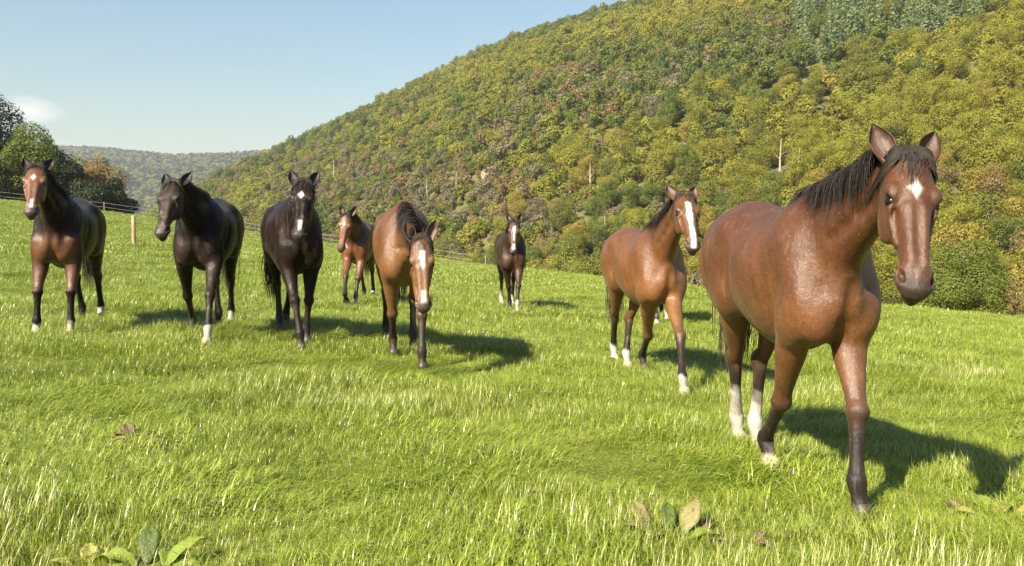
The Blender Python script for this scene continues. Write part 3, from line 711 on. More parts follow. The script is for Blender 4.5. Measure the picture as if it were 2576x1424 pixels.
        for j in range(9):
            u = j / 8; f_ = np.clip(f0, 0, m_ - 1); i0 = min(int(f_), m_ - 2); fr_ = f_ - i0
            c0 = lerp(neck.C[i0], neck.C[i0 + 1], fr_); U0 = lerp(neck.U[i0], neck.U[i0 + 1], fr_); S0 = lerp(neck.S[i0], neck.S[i0 + 1], fr_) ; R0 = lerp(neck.R[i0], neck.R[i0 + 1], fr_); T_ = lerp(neck.T[i0], neck.T[i0 + 1], fr_)
            if S0[1] < 0 and abs(S0[1]) > .3: S0 = S0
            sg = side * (1 if S0 @ np.array([0, 1., 0]) > 0 else -1)
            gap = lift0 * (1 + 1.4 * math.sin(math.pi * min(u * 1.2, 1))) + .012 * (1 - u)
            pp.append(c0 + U0 * (R0[1] + gap) * math.cos(phi) * (1 if math.cos(phi) > 0 else R0[2] / R0[1]) + S0 * sg * (R0[0] + gap) * math.sin(abs(phi)) * (1 if phi * 1 > 0 or u > .2 else -1))
            rr = .5 * (R0[0] + R0[1]); st = L / 8
            gt = gl @ T_; phi = abs(phi) + st / rr * (1.0 - .45 * abs(gt)) * curl ** .3 if j > 0 else phi + st / rr
            f0 += (gt * st * 1.15 + fall * st) / neck.ds[i0]
        paths.append(np.array(pp)); wds.append(rg.uniform(.0018, .0042)); outs.append(U0 * .5 + S0 * sg)
    o = obj('mane', ribbons(paths, wds, outs), hm, root)
    paths = []; wds = []
    for k in range(int(mane_n * forelock * 1.5)):
        s0 = rg.normal(0, .026); L = rg.uniform(.14, .30); dirs = (1 if s0 + rg.normal(0, .02) > .012 * mane_side else -1) * rg.uniform(.85, 1.5) if rg.uniform() < .93 else rg.uniform(-.6, .6); pp = []
        for j in range(9):
            u = j / 8; t = -.075 + u * L / HL * (1 - .52 * min(abs(dirs), 1.3) ** .6); sv = s0 + dirs * L * .50 * u ** .95
            nf = np.interp(t, T, fro); wv = np.interp(t, T, hw) + .012; q_ = min(abs(sv) / wv, 1.0); nf = nf * (1 - q_ ** 2.3) ** (1 / 2.3)
            if abs(sv) > wv: nf = -(abs(sv) - wv) * 2.2; sv = math.copysign(wv, sv)
            pp.append(Pl + a * t * HL + n * (nf + .010 + .012 * math.sin(math.pi * u) + .02 * (1 - u) * (t < 0.05)) + sd * (sv + math.copysign(.006, sv)))
        paths.append(np.array(pp)); wds.append(rg.uniform(.0016, .0036))
    obj('forelock', ribbons(paths, wds, [n] * len(paths)), hm, root)
    paths = []; wds = []
    for k in range(int(mane_n * .55)):
        ph = rg.uniform(0, 6.28); rr = .035 * math.sqrt(rg.uniform()); u0 = rg.uniform(0, 1); st = lerp(np.array([-.86, 0, 1.40]), np.array([-.945, 0, 1.22]), u0) + np.array([0, rr * math.cos(ph), rr * math.sin(ph)]); L = tail_len * rg.uniform(.72, 1.02) * (1 - .1 * u0); pp = []
        spread = rg.normal(tail_sway, .045); back = rg.normal(-.03, .03); sway = rg.normal(.0, .012)
        for j in range(10):
            u = j / 9; pp.append(st + np.array([-.07 * math.sin(min(u * 2.5, 1.57)) + back * u, spread * math.sin(u * 2.2) + sway * math.sin(5 * u), -L * u ** 1.05 + .03 * (1 - u)]))
        paths.append(np.array(pp)); wds.append(rg.uniform(.006, .012))
    obj('tail', ribbons(paths, wds), hm, root)
    return root

BAY = (.098, .036, .0125); LBAY = (.138, .053, .016); DBAY = (.015, .0065, .004); BROWN = (.026, .012, .007); BLACK = (.013, .0075, .005)
HORSES = [
 dict(label='large bay horse with white star striding in front at the right', feet=[(1940,1150),(2168,1262),(1860,1085),(1908,1100)], poll=(2283,418), muzzle=(2305,742), base=BAY, socks=(.10, 0, .36, .36), marks='star', s=1.06, h=.007, heading=8, tail_sway=.10, forelock=.62, mane_side=-1, mane_n=900, face_yaw=20, fat=.99),
 dict(label='light bay horse with broad white blaze left of the large bay', feet=[(1622,915),(1722,970),(1547,890),(1580,908)], poll=(1722,505), muzzle=(1745,628), base=LBAY, socks=(0, .15, .28, .24), marks='blaze', s=1.0, face_yaw=14, mane_side=-1),
 dict(label='bay horse lowering its head, white strip and snip on its face', feet=[(990,875),(1063,908),(972,838),(1040,858)], poll=(1060,612), muzzle=(1066,782), base=(.122, .050, .017), marks='longstar snip', s=1.03, face_yaw=2, mane_side=-1, neck_len=.86, fat=1.04, ears=.1),
 dict(label='black horse with white star and snip between the other black horse and the bays', feet=[(757,860),(773,845),(706,815),(722,806)], poll=(763,470), muzzle=(752,598), base=BLACK, coat='black', marks='star snip', s=1.04, mane_side=1, face_yaw=-4, tail_sway=-.13, tail_len=1.05),
 dict(label='black brown horse with plain face turned to the left', feet=[(480,820),(521,846),(548,806),(580,798)], poll=(437,472), muzzle=(404,594), base=(.009, .0058, .0042), face=(.030, .017, .012), coat='black', marks='', socks=(0, .2, 0, .12), s=1.04, face_yaw=-22, mane_side=1),
 dict(label='dark bay horse with star and snip at the far left', feet=[(90,825),(176,826),(205,792),(252,788)], poll=(92,432), muzzle=(77,540), base=DBAY, face=(.14, .052, .020), marks='star snip', socks=(.12, .11, 0, .17), s=1.02, face_yaw=-8, mane_side=1, black=(.011, .008, .007)),
 dict(label='small looking bay horse behind, front leg lifted', feet=[(872,757),(894,757),(915,741),(938,740)], poll=(872,545), muzzle=(857,632), base=(.055, .018, .008), face=(.16, .055, .018), marks='star', socks=(0, .13, 0, .14), s=1.0, face_yaw=-10, mane_side=1, h=.015, mane_n=260, lift={0: ((.05, 0, .10), (-.75, 0, -.7))}),
 dict(label='dark brown horse with narrow strip and white legs, alone in the middle distance', feet=[(1283,768),(1302,775),(1262,756),(1289,758)], poll=(1294,562), muzzle=(1291,638), base=BROWN, face=(.075, .034, .02), coat='black', marks='longstar strip snip', socks=(0, .27, .3, .27), s=.98, face_yaw=2, mane_side=-1, h=.015, mane_n=260),
 dict(label='dark horse mostly hidden behind the light bay with the blaze, only its legs showing', feet=[(1652,806),(1678,795),(1640,786),(1664,784)], poll=(1662,700), muzzle=(1655,765), base=BROWN, coat='black', marks='star', socks=(.2, .3, 0, 0), s=.95, face_yaw=0, mane_side=-1, h=.015, mane_n=200),
]
for hz in HORSES: make_horse(**hz)

# ------------------------------------------------------------------ trees
def mat_leaf(name, c0, c1, c2, tr=.25):
    s = NT(name); r = s.attr('rnd').outputs['Fac']; oi = s.n('ShaderNodeObjectInfo')
    c = s.ramp(r, [(0, c0), (.5, c1), (1, c2)])
    c = s.mix(s.math('MULTIPLY', oi.outputs['Random'], .28), c, tuple(q * .55 for q in c1))
    p = s.principled(c, .62, .22); t = s.n('ShaderNodeBsdfTranslucent'); s.l(c, t.inputs[0])
    m = s.n('ShaderNodeMixShader'); m.inputs[0].default_value = tr; s.l(p.outputs[0], m.inputs[1]); s.l(t.outputs[0], m.inputs[2])
    return s.done(m.outputs[0])
LEAF = {
 'olive': mat_leaf('olive_leaves', (0.174, 0.180, 0.028), (0.220, 0.220, 0.036), (0.258, 0.251, 0.046), .45),
 'green': mat_leaf('mid_green_leaves', (0.122, 0.155, 0.028), (0.161, 0.190, 0.036), (0.199, 0.225, 0.044), .45),
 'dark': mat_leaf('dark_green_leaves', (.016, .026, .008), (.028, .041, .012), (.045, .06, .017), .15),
 'deep': mat_leaf('deep_green_leaves', (0.084, 0.110, 0.026), (0.115, 0.144, 0.034), (0.148, 0.180, 0.041), .45),
 'lime': mat_leaf('yellow_green_leaves', (0.232, 0.232, 0.028), (0.283, 0.273, 0.035), (0.335, 0.316, 0.046), .45),
 'gold': mat_leaf('golden_leaves', (0.270, 0.225, 0.038), (0.335, 0.270, 0.049), (0.399, 0.321, 0.071), .45),
 'rust': mat_leaf('rust_brown_leaves', (0.220, 0.161, 0.058), (0.270, 0.199, 0.075), (0.321, 0.232, 0.096), .45),
 'tan': mat_leaf('dry_grey_brown_twigs', (0.193, 0.167, 0.084), (0.239, 0.206, 0.110), (0.283, 0.244, 0.142), .45),
 'blue': mat_leaf('pale_blue_green_needles', (0.161, 0.206, 0.080), (0.206, 0.255, 0.103), (0.244, 0.297, 0.129), .45),
}
def mat_bark(name, c0, c1):
    s = NT(name); tcn = s.n('ShaderNodeTexCoord'); mpn = s.n('ShaderNodeMapping'); mpn.inputs['Scale'].default_value = (6, 6, 1.2); s.l(tcn.outputs['Object'], mpn.inputs[0])
    f = s.noise(3, 5, mpn.outputs[0]); return s.done(s.principled(s.ramp(f, [(.3, c0), (.7, c1)]), .9, .15, s.bump(f, .8, .03)).outputs[0])
M_BARK = mat_bark('grey_brown_bark', (.05, .038, .027), (.13, .10, .075)); M_PALEBARK = mat_bark('bleached_bare_wood', (.30, .25, .19), (.48, .42, .33))

def leaf_cloud(r, C, rad, n, leaf, squash=.8, inner=.72, droop=0.0):
    """n leaf faces spread through the outer volume of puffs C (k,3) with radii rad"""
    k = r.choice(len(C), n, p=rad ** 2 / (rad ** 2).sum()); d = r.normal(size=(n, 3)); d /= np.linalg.norm(d, axis=1)[:, None]
    q = rad[k] * (inner + (1.10 - inner) * r.uniform(size=n) ** .8); P = C[k] + d * q[:, None] * np.array([1, 1, squash])
    dd = np.stack([np.linalg.norm((P - C[j]) / np.array([1, 1, squash]), axis=1) / rad[j] for j in range(len(C))], 1); dd[np.arange(n), k] = 9
    keep = dd.min(1) > .66; P, d = P[keep], d[keep]; n = len(P)
    N = d + r.normal(0, .40, (n, 3)) + np.array([0, 0, .25]); N /= np.linalg.norm(N, axis=1)[:, None]
    t = np.cross(N, r.normal(size=(n, 3))); t /= np.linalg.norm(t, axis=1)[:, None]; b = np.cross(N, t)
    L = leaf * r.uniform(.6, 1.35, n)[:, None]; W = L * r.uniform(.45, .8, n)[:, None]; t = t * L * .5; b = b * W * .5
    V = np.stack([P - t, P - b * .9 + t * .1, P + t, P + b * .9 + t * .1], 1).reshape(-1, 3); F = np.arange(4 * n).reshape(n, 4)
    return V, F, np.repeat(r.uniform(size=n), 4)

def crown_mesh(seed, n, leaf, w=1.0, hgt=1.15, z0=.35, puffs=13, shape='round'):
    """crown of unit half-width w, from z0 up to z0 + 2*hgt"""
    r = np.random.default_rng(seed); C = []; rad = []
    for i in range(puffs):
        if shape == 'cone':
            u = (i + .5) / puffs; rr = (1 - u) * .85 * w; a = i * 2.4 + r.uniform(-.4, .4); C.append((rr * .55 * math.cos(a), rr * .55 * math.sin(a), z0 + u * 2 * hgt)); rad.append(max(.55 * rr, .13) + .08)
        else:
            d = nrm(r.normal(size=3)); q = .66 * r.uniform(.55, 1.05); zz = z0 + hgt + d[2] * q * hgt * 1.0
            taper = 1 - .35 * max((zz - z0 - hgt) / hgt, 0)
            C.append((d[0] * q * w * taper, d[1] * q * w * taper, zz)); rad.append(w * r.uniform(.30, .50))
    V, F, rn = leaf_cloud(r, np.array(C), np.array(rad), n, leaf)
    me = raw_mesh('crown', V, F, smooth=False); add_float(me, 'rnd', rn); return me
def trunk_mesh(seed, H, r0, limbs=5, spread=.6, top=.75):
    r = np.random.default_rng(seed); V = []; F = []
    def tube(p, rr):
        i0 = len(V); ns = 7
        for c, q in zip(p, rr):
            for j in range(ns): a = 6.283 * j / ns; V.append((c[0] + q * math.cos(a), c[1] + q * math.sin(a), c[2]))
        for k in range(len(p) - 1):
            for j in range(ns): F.append((i0 + k * ns + j, i0 + k * ns + (j + 1) % ns, i0 + (k + 1) * ns + (j + 1) % ns, i0 + (k + 1) * ns + j))
    bend = r.normal(0, .05, 2) * H; zs = np.linspace(-.12, top, 7) * H; tube([(bend[0] * (z / H) ** 2, bend[1] * (z / H) ** 2, z) for z in zs], [r0 * (1.25 - 1.0 * i / 6.5) for i in range(7)])
    for i in range(limbs):
        zb = H * r.uniform(.25, .6); a = r.uniform(0, 6.28); Lm = spread * H * r.uniform(.35, .6); b = np.array([bend[0] * (zb / H) ** 2, bend[1] * (zb / H) ** 2, zb]); d = np.array([math.cos(a), math.sin(a), r.uniform(.6, 1.4)]); d /= np.linalg.norm(d)
        tube([b + d * Lm * u + np.array([0, 0, .12 * Lm * u * u]) for u in (0, .35, .7, 1)], [r0 * .45, r0 * .34, r0 * .2, r0 * .06])
    return raw_mesh('trunk', V, F)
def with_mat(me, mat): m = me.copy(); m.materials.clear(); m.materials.append(mat); return m

KEYS = ['olive', 'green', 'deep', 'lime', 'gold', 'rust', 'tan', 'blue']
far_sh = [crown_mesh(100 + i, 760, .235, 1, [1.0, 1.2, .9, 1.1][i], .25, 12) for i in range(4)]
near_sh = [crown_mesh(120 + i, 6500, .085, 1, [1.0, 1.25, .85, 1.1, 1.4][i], .22, 17) for i in range(5)]
cone_far = crown_mesh(140, 420, .22, .62, 1.25, .1, 14, 'cone')
FARV = [with_mat(m, LEAF[k]) for k in KEYS[:7] for m in far_sh] + [with_mat(cone_far, LEAF['blue'])]
NEARV = {k: [with_mat(m, LEAF[k]) for m in near_sh] for k in KEYS}; TRUNKS = [with_mat(trunk_mesh(150 + i, 1.9, .055, 5), M_BARK) for i in range(3)]

def project(P):
    y = P[:, 1] * math.cos(PITCH) - (P[:, 2] - CAMZ) * math.sin(PITCH); z = P[:, 1] * math.sin(PITCH) + (P[:, 2] - CAMZ) * math.cos(PITCH)
    return CX + FPX * P[:, 0] / y, CY - FPX * z / y
# trees of the hill on a jittered lattice
pts = []
yy = 74.0
while yy < 640:
    st = 4.2 + .0014 * yy
    xs = np.arange(-.62 * yy - 20, .78 * yy + 20, st); pts.append(np.c_[xs + RNG.uniform(-.42, .42, len(xs)) * st, np.full(len(xs), yy) + RNG.uniform(-.42, .42, len(xs)) * st]); yy += st * .92
HP = np.concatenate(pts); b = HP[:, 0] / HP[:, 1]; t_ = (HP[:, 1] - hill_foot(b)) / (hill_top(b) - hill_foot(b)); k = (t_ > -.02) & (t_ < 1.06); HP = HP[k]; t_ = t_[k]; b = b[k]
HZ = hill_z(HP[:, 0], HP[:, 1]); HP = np.c_[HP, HZ]; hpx, hpy = project(HP)
scrub = np.exp(-((hpx - 1180) / 330) ** 2 - ((hpy - 530) / 95) ** 2) + .8 * np.exp(-((hpx - 900) / 260) ** 2 - ((hpy - 470) / 70) ** 2)
scrub = scrub + .35 * vnoise(HP[:, 0], HP[:, 1], .03, 2, 11) * (scrub > .15)
conif = (hpx > 2010 + 45 * vnoise(hpx, hpy, .01, 2, 12)) & (hpx < 2470) & (hpy < 128 + (hpx - 2250) * -.12 + 30 * vnoise(hpx, hpy, .012, 2, 13))
keep = RNG.uniform(size=len(HP)) > .12 * np.clip(scrub, 0, 1)
HP, t_, b, hpx, hpy, scrub, conif = [q[keep] for q in (HP, t_, b, hpx, hpy, scrub, conif)]
n = len(HP); rad = RNG.uniform(1.6, 3.6, n) * (1 - .2 * np.clip(scrub, 0, 1)) * (1 - .25 * sstep(.9, 1.03, t_)); rad[conif] *= 1.2
n1 = vnoise(HP[:, 0], HP[:, 1], .022, 3, 14) + RNG.normal(0, .42, n); n2 = vnoise(HP[:, 0], HP[:, 1], .016, 3, 15) + RNG.normal(0, .45, n)
cls = np.full(n, 0); cls[n1 > .28] = 3; cls[n1 < -.22] = 1; cls[n1 < -.85] = 2
cls[(n2 > 1.08)] = 4; cls[n2 < -1.5] = 5; cls[(n2 < -1.2) & (n2 > -1.5)] = 6
u = RNG.uniform(size=n); m = u < .72 * np.clip(scrub, 0, 1); cls[m] = RNG.choice([6, 6, 6, 5, 1, 0], m.sum()); conif &= RNG.uniform(size=n) < .88; cls[conif] = 7
low = (hpx > 2280) & (hpy > 430) & (u > .7); cls[low] = RNG.choice([5, 1, 4, 0], low.sum())
# the 300 that show largest stand as single trees
d_ = HP[:, 1]; top_y = project(HP + np.c_[0 * rad, 0 * rad, rad * 2.4])[1]
sky_e = np.interp(hpx, [q[0] for q in _edge], [q[1] for q in _edge]); vis = (hpx > -60) & (hpx < 2640) & (top_y < sky_e - 8) & (hpy < sky_e + 60) & ~conif & (t_ > 0)
score = np.where(vis, rad / d_, 0); order = np.argsort(-score)[:300]; single = np.zeros(n, bool); single[order] = True
cname = {'olive': 'olive green', 'green': 'mid green', 'deep': 'deep green', 'lime': 'yellow green', 'gold': 'golden', 'rust': 'rusty brown', 'tan': 'dry brown'}
for i in order:
    kk = KEYS[cls[i]]; X_ = hpx[i]
    zone = [z for lim, z in ((2390, 'right of the large bay'), (2180, "behind the large bay's head"), (1990, "behind the large bay's mane"), (1780, "behind the large bay's back"), (1640, "behind the light bay's head"), (1500, "behind the light bay's rump"), (1330, 'right of the dark brown horse'), (1180, 'behind the dark brown horse'), (1000, 'behind the lowered bay'), (800, 'behind the small looking bay'), (-9e9, 'behind the black horses')) if X_ > lim][0]
    zone = [w_ for l_, w_ in ((.05, 'low'), (.09, 'slightly up'), (.13, 'some way up'), (.18, 'part way up'), (.24, 'well up'), (9, 'high up')) if t_[i] < l_][0] + ' on the hill ' + zone
    r_ = float(rad[i]); o = empty('deciduous_tree', (HP[i, 0], HP[i, 1], HP[i, 2] - .3), RNG.uniform(0, 6.28)); o.scale = (r_, r_, r_ * RNG.uniform(.85, 1.2))
    tag(o, ('small ' if rad[i] < 2.7 else 'broad ' if rad[i] > 3.3 else '') + cname[kk] + ' tree ' + zone, 'tree', 'single trees of the wooded hill')
    c = obj('crown', NEARV[kk][int(RNG.integers(5))], None, o); obj('trunk', TRUNKS[int(RNG.integers(3))], None, o)
rest = ~single; q = HP[rest].copy(); q[:, 2] -= .4; ci = cls[rest]; idx = np.where(ci == 7, 28, ci * 4 + RNG.integers(0, 4, rest.sum()))
tag(scatter('hill_forest', q, np.c_[RNG.normal(0, .08, len(q)), RNG.normal(0, .08, len(q)), RNG.uniform(0, 6.28, len(q))], rad[rest] * 1.04, idx, FARV), 'mixed autumn wood covering the hillside', 'forest', kind='stuff')

# low scrub between the trees of the thin part of the wood
k = (scrub > .12); sp_ = HP[k]; sp_ = np.repeat(sp_, 4, axis=0); sp_[:, :2] += RNG.uniform(-3.2, 3.2, (len(sp_), 2)); sp_[:, 2] = hill_z(sp_[:, 0], sp_[:, 1]) - .25; ns_ = len(sp_)
tag(scatter('hill_scrub', sp_, np.c_[np.zeros((ns_, 2)), RNG.uniform(0, 6.28, ns_)], RNG.uniform(.55, 1.5, ns_), RNG.choice([1, 5, 2, 25, 26, 24, 21, 0], ns_), FARV), 'low dry scrub on the thinly wooded part of the hill', 'scrub', kind='stuff')

# far hills and the grey spur
fs = [with_mat(crown_mesh(170 + i, 150, .55, 1, 1.0, .1, 8), LEAF[k]) for i, k in enumerate(['dark', 'green', 'olive', 'dark', 'tan', 'tan'])]
n = 9000; y = np.sqrt(RNG.uniform(1250 ** 2, 2330 ** 2, n)); x = RNG.uniform(-.70, -.22, n) * y; fcl = np.where(vnoise(x, y, .006, 2, 16) > .55, RNG.integers(2, 5, n), RNG.integers(0, 4, n))
tag(scatter('far_forest', np.c_[x, y, far_z(x, y) - 1], np.c_[np.zeros((n, 2)), RNG.uniform(0, 6.28, n)], RNG.uniform(5.5, 9, n), fcl, fs), 'hazy wood on the far hills up the valley', 'forest', kind='stuff')
n = 1500; y = RNG.uniform(780, 1000, n); x = RNG.uniform(-.62, -.28, n) * y; zz = spur_z(x, y); k = zz > -27; x, y, zz = x[k], y[k], zz[k]; n = len(x)
tag(scatter('spur_forest', np.c_[x, y, zz - 1], np.c_[np.zeros((n, 2)), RNG.uniform(0, 6.28, n)], RNG.uniform(3, 6, n), np.where(RNG.uniform(size=n) < .7, 4, 1), fs), 'grey bare wood on the low spur in the side valley', 'forest', kind='stuff')

# trees behind the fence on the left, each of its own
def big_tree(label, px, top, Y, w_, key, seed, name='broadleaf_tree', leaves=15000, leaf=.24, group='trees behind the fence on the left', lowest=.06, puffs=24, cat='tree', base_drop=.3, gz=None):
    p = at(px, top, Y); z0 = (float(field_z(p[0], Y)) if gz is None else gz) - base_drop; H = (p[2] - z0) * 1.07
    o = empty(name, (p[0], Y, z0)); tag(o, label, cat, group)
    me = crown_mesh(seed, leaves, leaf, w_, H * (1 - lowest) / 2 * 1.02, H * lowest, puffs); me.materials.append(LEAF[key]); obj('crown', me, None, o)
    tm = trunk_mesh(seed + 1, H, .05 * H * .5, 6, .5, .8); tm.materials.append(M_BARK); obj('trunk', tm, None, o); return o
for a in [
 ('tall dark green tree cut off by the left picture edge', -75, 190, 92, 5.2, 'dark', 301), ('dark green tree at the left edge beside the cloud', 8, 250, 94, 4.2, 'dark', 303),
 ('olive green sunlit tree behind the dark bay horse', 70, 318, 88, 3.2, 'green', 305), ('dark round topped tree right behind the dark bay horse', 122, 325, 96, 3.4, 'dark', 307),
 ('dark green bushy tree in shade below the golden brown one', 172, 405, 90, 3.0, 'dark', 309), ('golden brown autumn tree at the right of the dark trees', 240, 372, 95, 3.2, 'rust', 311),
 ('green tree with golden tips between dark and golden brown trees', 186, 362, 97, 3.0, 'olive', 313), ('low dark shrub at the right end of the left tree row', 285, 448, 93, 2.2, 'dark', 315), ('low dark shrub under the left trees by the fence', 105, 425, 88, 3.0, 'dark', 317), ('low dark shrub under the golden brown tree', 228, 450, 89, 2.6, 'dark', 318), ('low dark shrub at the left picture edge by the fence', 20, 400, 88, 3.2, 'dark', 319)]:
    big_tree(*a)
for i, (X, Y, H, w_) in enumerate([(-58, 74, 14, 5), (-64, 82, 15, 5), (-70, 70, 15, 5.5), (-62, 62, 15, 5), (-64, 92, 13, 4.5)]):  # unseen trees, added to shade the tree row behind the fence
    z = float(field_z(X, Y)); o = empty('broadleaf_tree', (X, Y, z)); tag(o, 'unseen dark tree of the wood beyond the left edge, added for shade', 'tree', 'unseen trees added beyond the left edge')
    me = crown_mesh(330 + i, 6000, .34, w_, H * .5, H * .05, 26); me.materials.append(LEAF['dark']); obj('crown', me, None, o); tm = trunk_mesh(340 + i, H, .3, 6); tm.materials.append(M_BARK); obj('trunk', tm, None, o)

# bushes at the right end of the meadow
big_tree('dense green bush with upright shoots behind the large bay horse\'s nose', 2430, 578, 33, 1.75, 'green', 351, 'bush', 30000, .085, 'bushes at the right meadow edge', .02, 30, 'bush')
big_tree('brown leaved bush at the right picture edge', 2560, 690, 32, 1.0, 'rust', 353, 'bush', 6000, .06, 'bushes at the right meadow edge', .02, 22, 'bush')
big_tree('low green bush between the large bay horse and the dense bush', 2265, 690, 36, .9, 'olive', 355, 'bush', 5000, .08, 'bushes at the right meadow edge', .02, 18, 'bush')
for i, (px, top, Y, w_, kk) in enumerate([(1345, 628, 74, 1.9, 'lime'), (1425, 602, 78, 2.6, 'lime'), (1500, 640, 66, 1.6, 'olive'), (1560, 650, 60, 1.6, 'green'), (1755, 660, 52, 1.3, 'tan'), (1775, 640, 58, 1.6, 'olive'), (1250, 640, 84, 1.5, 'tan'), (1140, 590, 96, 2.2, 'tan'), (1000, 590, 100, 2.0, 'olive'), (640, 530, 108, 2.2, 'olive'), (840, 560, 104, 2.0, 'tan'), (420, 512, 120, 2.6, 'lime'), (480, 528, 112, 1.8, 'tan')]):
    big_tree([' yellow green bush left of the two near the dark brown horse', 'broad yellow green bush right of the dark brown horse', 'olive bush at the meadow edge left of the light bay', 'green bush at the meadow edge touching the light bay\'s rump', 'dry brown bush between light bay and large bay', 'olive bush behind the light bay\'s nose', 'dry bush by the fence left of the dark brown horse', 'dry bush by the fence right of the lowered bay', 'olive bush by the fence behind the lowered bay horse', 'olive bush by the fence between the two black horses', 'dry bush by the fence behind the small looking bay', 'yellow green bush beyond the fence post', 'dry bush beyond the fence behind the left black horse'][i].strip(), px, top, Y, w_, kk, 360 + 2 * i, 'bush', 3200, .16, 'bushes along the meadow edge', .02, 16, 'bush', gz=float(field_z(at(px, top, Y)[0], Y)))

# bare pale trunks and rocks on the hill
def on_hill(px, py):
    ys = np.linspace(75, 560, 1500); P = np.array([at(px, py, Y) for Y in ys]); k = np.argmax(P[:, 2] < hill_z(P[:, 0], P[:, 1])); return P[k]
def rock(label, px, py, sx, sz, seed):
    p = on_hill(px, py); sx *= p[1] / FPX; sz *= p[1] / FPX; r = np.random.default_rng(seed); nu, nv = 22, 34; V = []; F = []
    for i in range(nu + 1):
        th = math.pi * i / nu
        for j in range(nv):
            ph = 6.283 * j / nv; d = np.array([math.sin(th) * math.cos(ph), math.sin(th) * math.sin(ph), math.cos(th)]); q = 1 + .22 * vnoise(d[0] * 3 + seed, d[1] * 3 + d[2] * 4, 1.4, 3, 17) ; q = np.round(q * 9) / 9 * .6 + q * .4
            V.append(d * q * np.array([sx, sx * .6, sz]))
    for i in range(nu):
        for j in range(nv): F.append((i * nv + j, i * nv + (j + 1) % nv, (i + 1) * nv + (j + 1) % nv, (i + 1) * nv + j))
    o = obj('rock_outcrop', raw_mesh('rock_outcrop', V, F[::1], smooth=False), M_ROCK); o.location = (p[0], p[1] - sx * .1, p[2]); tag(o, label, 'rock', 'rocks showing through the hill wood')
M_ROCK = mat_simple('pale_weathered_rock', (.22, .165, .10), .9, .2, .9, (.42, .34, .23))
rock('pale rock outcrop on the hill above the lowered bay horse', 1232, 445, 22, 24, 5); rock('second pale rock outcrop right of the larger one on the hill', 1320, 452, 16, 16, 8); rock('low rock shelf under the pale outcrops', 1212, 492, 40, 11, 11); rock('small rock patch right of the rock shelf', 1370, 482, 14, 9, 14)
for i, (px, py, hp) in enumerate([(1517, 612, 55), (1832, 90, 34), (1945, 430, 60), (1990, 440, 50), (845, 455, 40), (1480, 480, 52), (2330, 540, 60), (1150, 480, 36), (1078, 500, 38)]):
    p = on_hill(px, py); H = hp * p[1] / FPX * 1.25; tm = trunk_mesh(400 + i, H, .02 * H + .06, 4, .6, 1.0); o = obj('dead_tree', with_mat(tm, M_PALEBARK)); o.location = (p[0], p[1] - 4.5, p[2])
    tag(o, ['pale bare trunk left of the light bay\'s rump', 'pale bare trunk high on the hill', 'pale bare trunk above the light bay\'s ears', 'second bare trunk above the light bay\'s ears', 'bare trunk on the hill above the right black horse', 'bare trunk right of the rock outcrops', 'pale bare trunk beside the large bay\'s face', 'bare trunk left of the rock outcrops', 'bare trunk on the hill above the lowered bay'][i], 'dead tree', 'bare trunks on the hill')

# ------------------------------------------------------------------ fence along the far side of the meadow
def mat_wood():
    s = NT('weathered_fence_wood'); tcn = s.n('ShaderNodeTexCoord'); mpn = s.n('ShaderNodeMapping'); mpn.inputs['Scale'].default_value = (14, 14, 1.5); s.l(tcn.outputs['Object'], mpn.inputs[0])
    f = s.noise(2.5, 5, mpn.outputs[0]); return s.done(s.principled(s.ramp(f, [(.3, (.22, .15, .085)), (.7, (.42, .32, .20))]), .85, .2, s.bump(f, .5, .01)).outputs[0])
M_WOOD = mat_wood(); M_TAPE = mat_simple('pale_fence_tape', (.34, .33, .30), .6, .3, 8, (.45, .43, .40))
def post_mesh(H, r, seed):
    g = np.random.default_rng(seed); ns = 12; V = []; F = []; zs = [-.35, 0, H * .5, H - .03, H]; rr = [r * 1.05, r * 1.04, r, r * .98, r * .80]
    for z, q in zip(zs, rr):
        for j in range(ns): a = 6.283 * j / ns; k = 1 + .05 * math.sin(3 * a + seed); V.append((q * k * math.cos(a) + .012 * z, q * k * math.sin(a), z))
    for i in range(len(zs) - 1):
        for j in range(ns): F.append((i * ns + j, i * ns + (j + 1) % ns, (i + 1) * ns + (j + 1) % ns, (i + 1) * ns + j))
    i = (len(zs) - 1) * ns; F3 = [(i, i + j, i + j + 1) for j in range(1, ns - 1)]
    return raw_mesh('post', V, F, F3)
fx = np.arange(-62.0, -.4, 6.0); fy = edge_y(fx) + 3.6; fence = empty('tape_fence', (fx[0], fy[0], float(field_z(fx[0], fy[0])))); tag(fence, 'fence of thin wooden posts and two pale tapes along the far meadow edge', 'fence')
org = np.array(fence.location); tops = []
pm = post_mesh(1.12, .04, 1)
for x, y in zip(fx, fy):
    z = float(field_z(x, y)); o = obj('post', pm, M_WOOD, fence); o.location = Vector((x, y, z)) - fence.location; tops.append((x, y, z))
tops = np.array(tops)
for hgt in (1.05, .66):
    V = []; F = []
    for i in range(len(tops) - 1):
        for k in range(6):
            u = k / 6; p = lerp(tops[i], tops[i + 1], u); V += [p + (0, -.06, hgt - .12 * u * (1 - u)), p + (0, -.06, hgt + .014 - .12 * u * (1 - u)), p + (0, -.052, hgt + .014 - .12 * u * (1 - u)), p + (0, -.052, hgt - .12 * u * (1 - u))]
    V = np.array(V) - org; n = len(V) // 4
    for k in range(n - 1):
        for j in range(4): F.append((4 * k + j, 4 * k + (j + 1) % 4, 4 * k + 4 + (j + 1) % 4, 4 * k + 4 + j))
    obj('tape', raw_mesh('tape', V, F), M_TAPE, fence)
g = ground_hit(337, 617); o = obj('fence_post', post_mesh(1.30, .085, 3), M_WOOD); o.location = g; tag(o, 'single sunlit round wooden post standing in the meadow left of the black brown horse', 'post')
o['label'] = 'single sunlit wooden post in the meadow between the two leftmost horses'

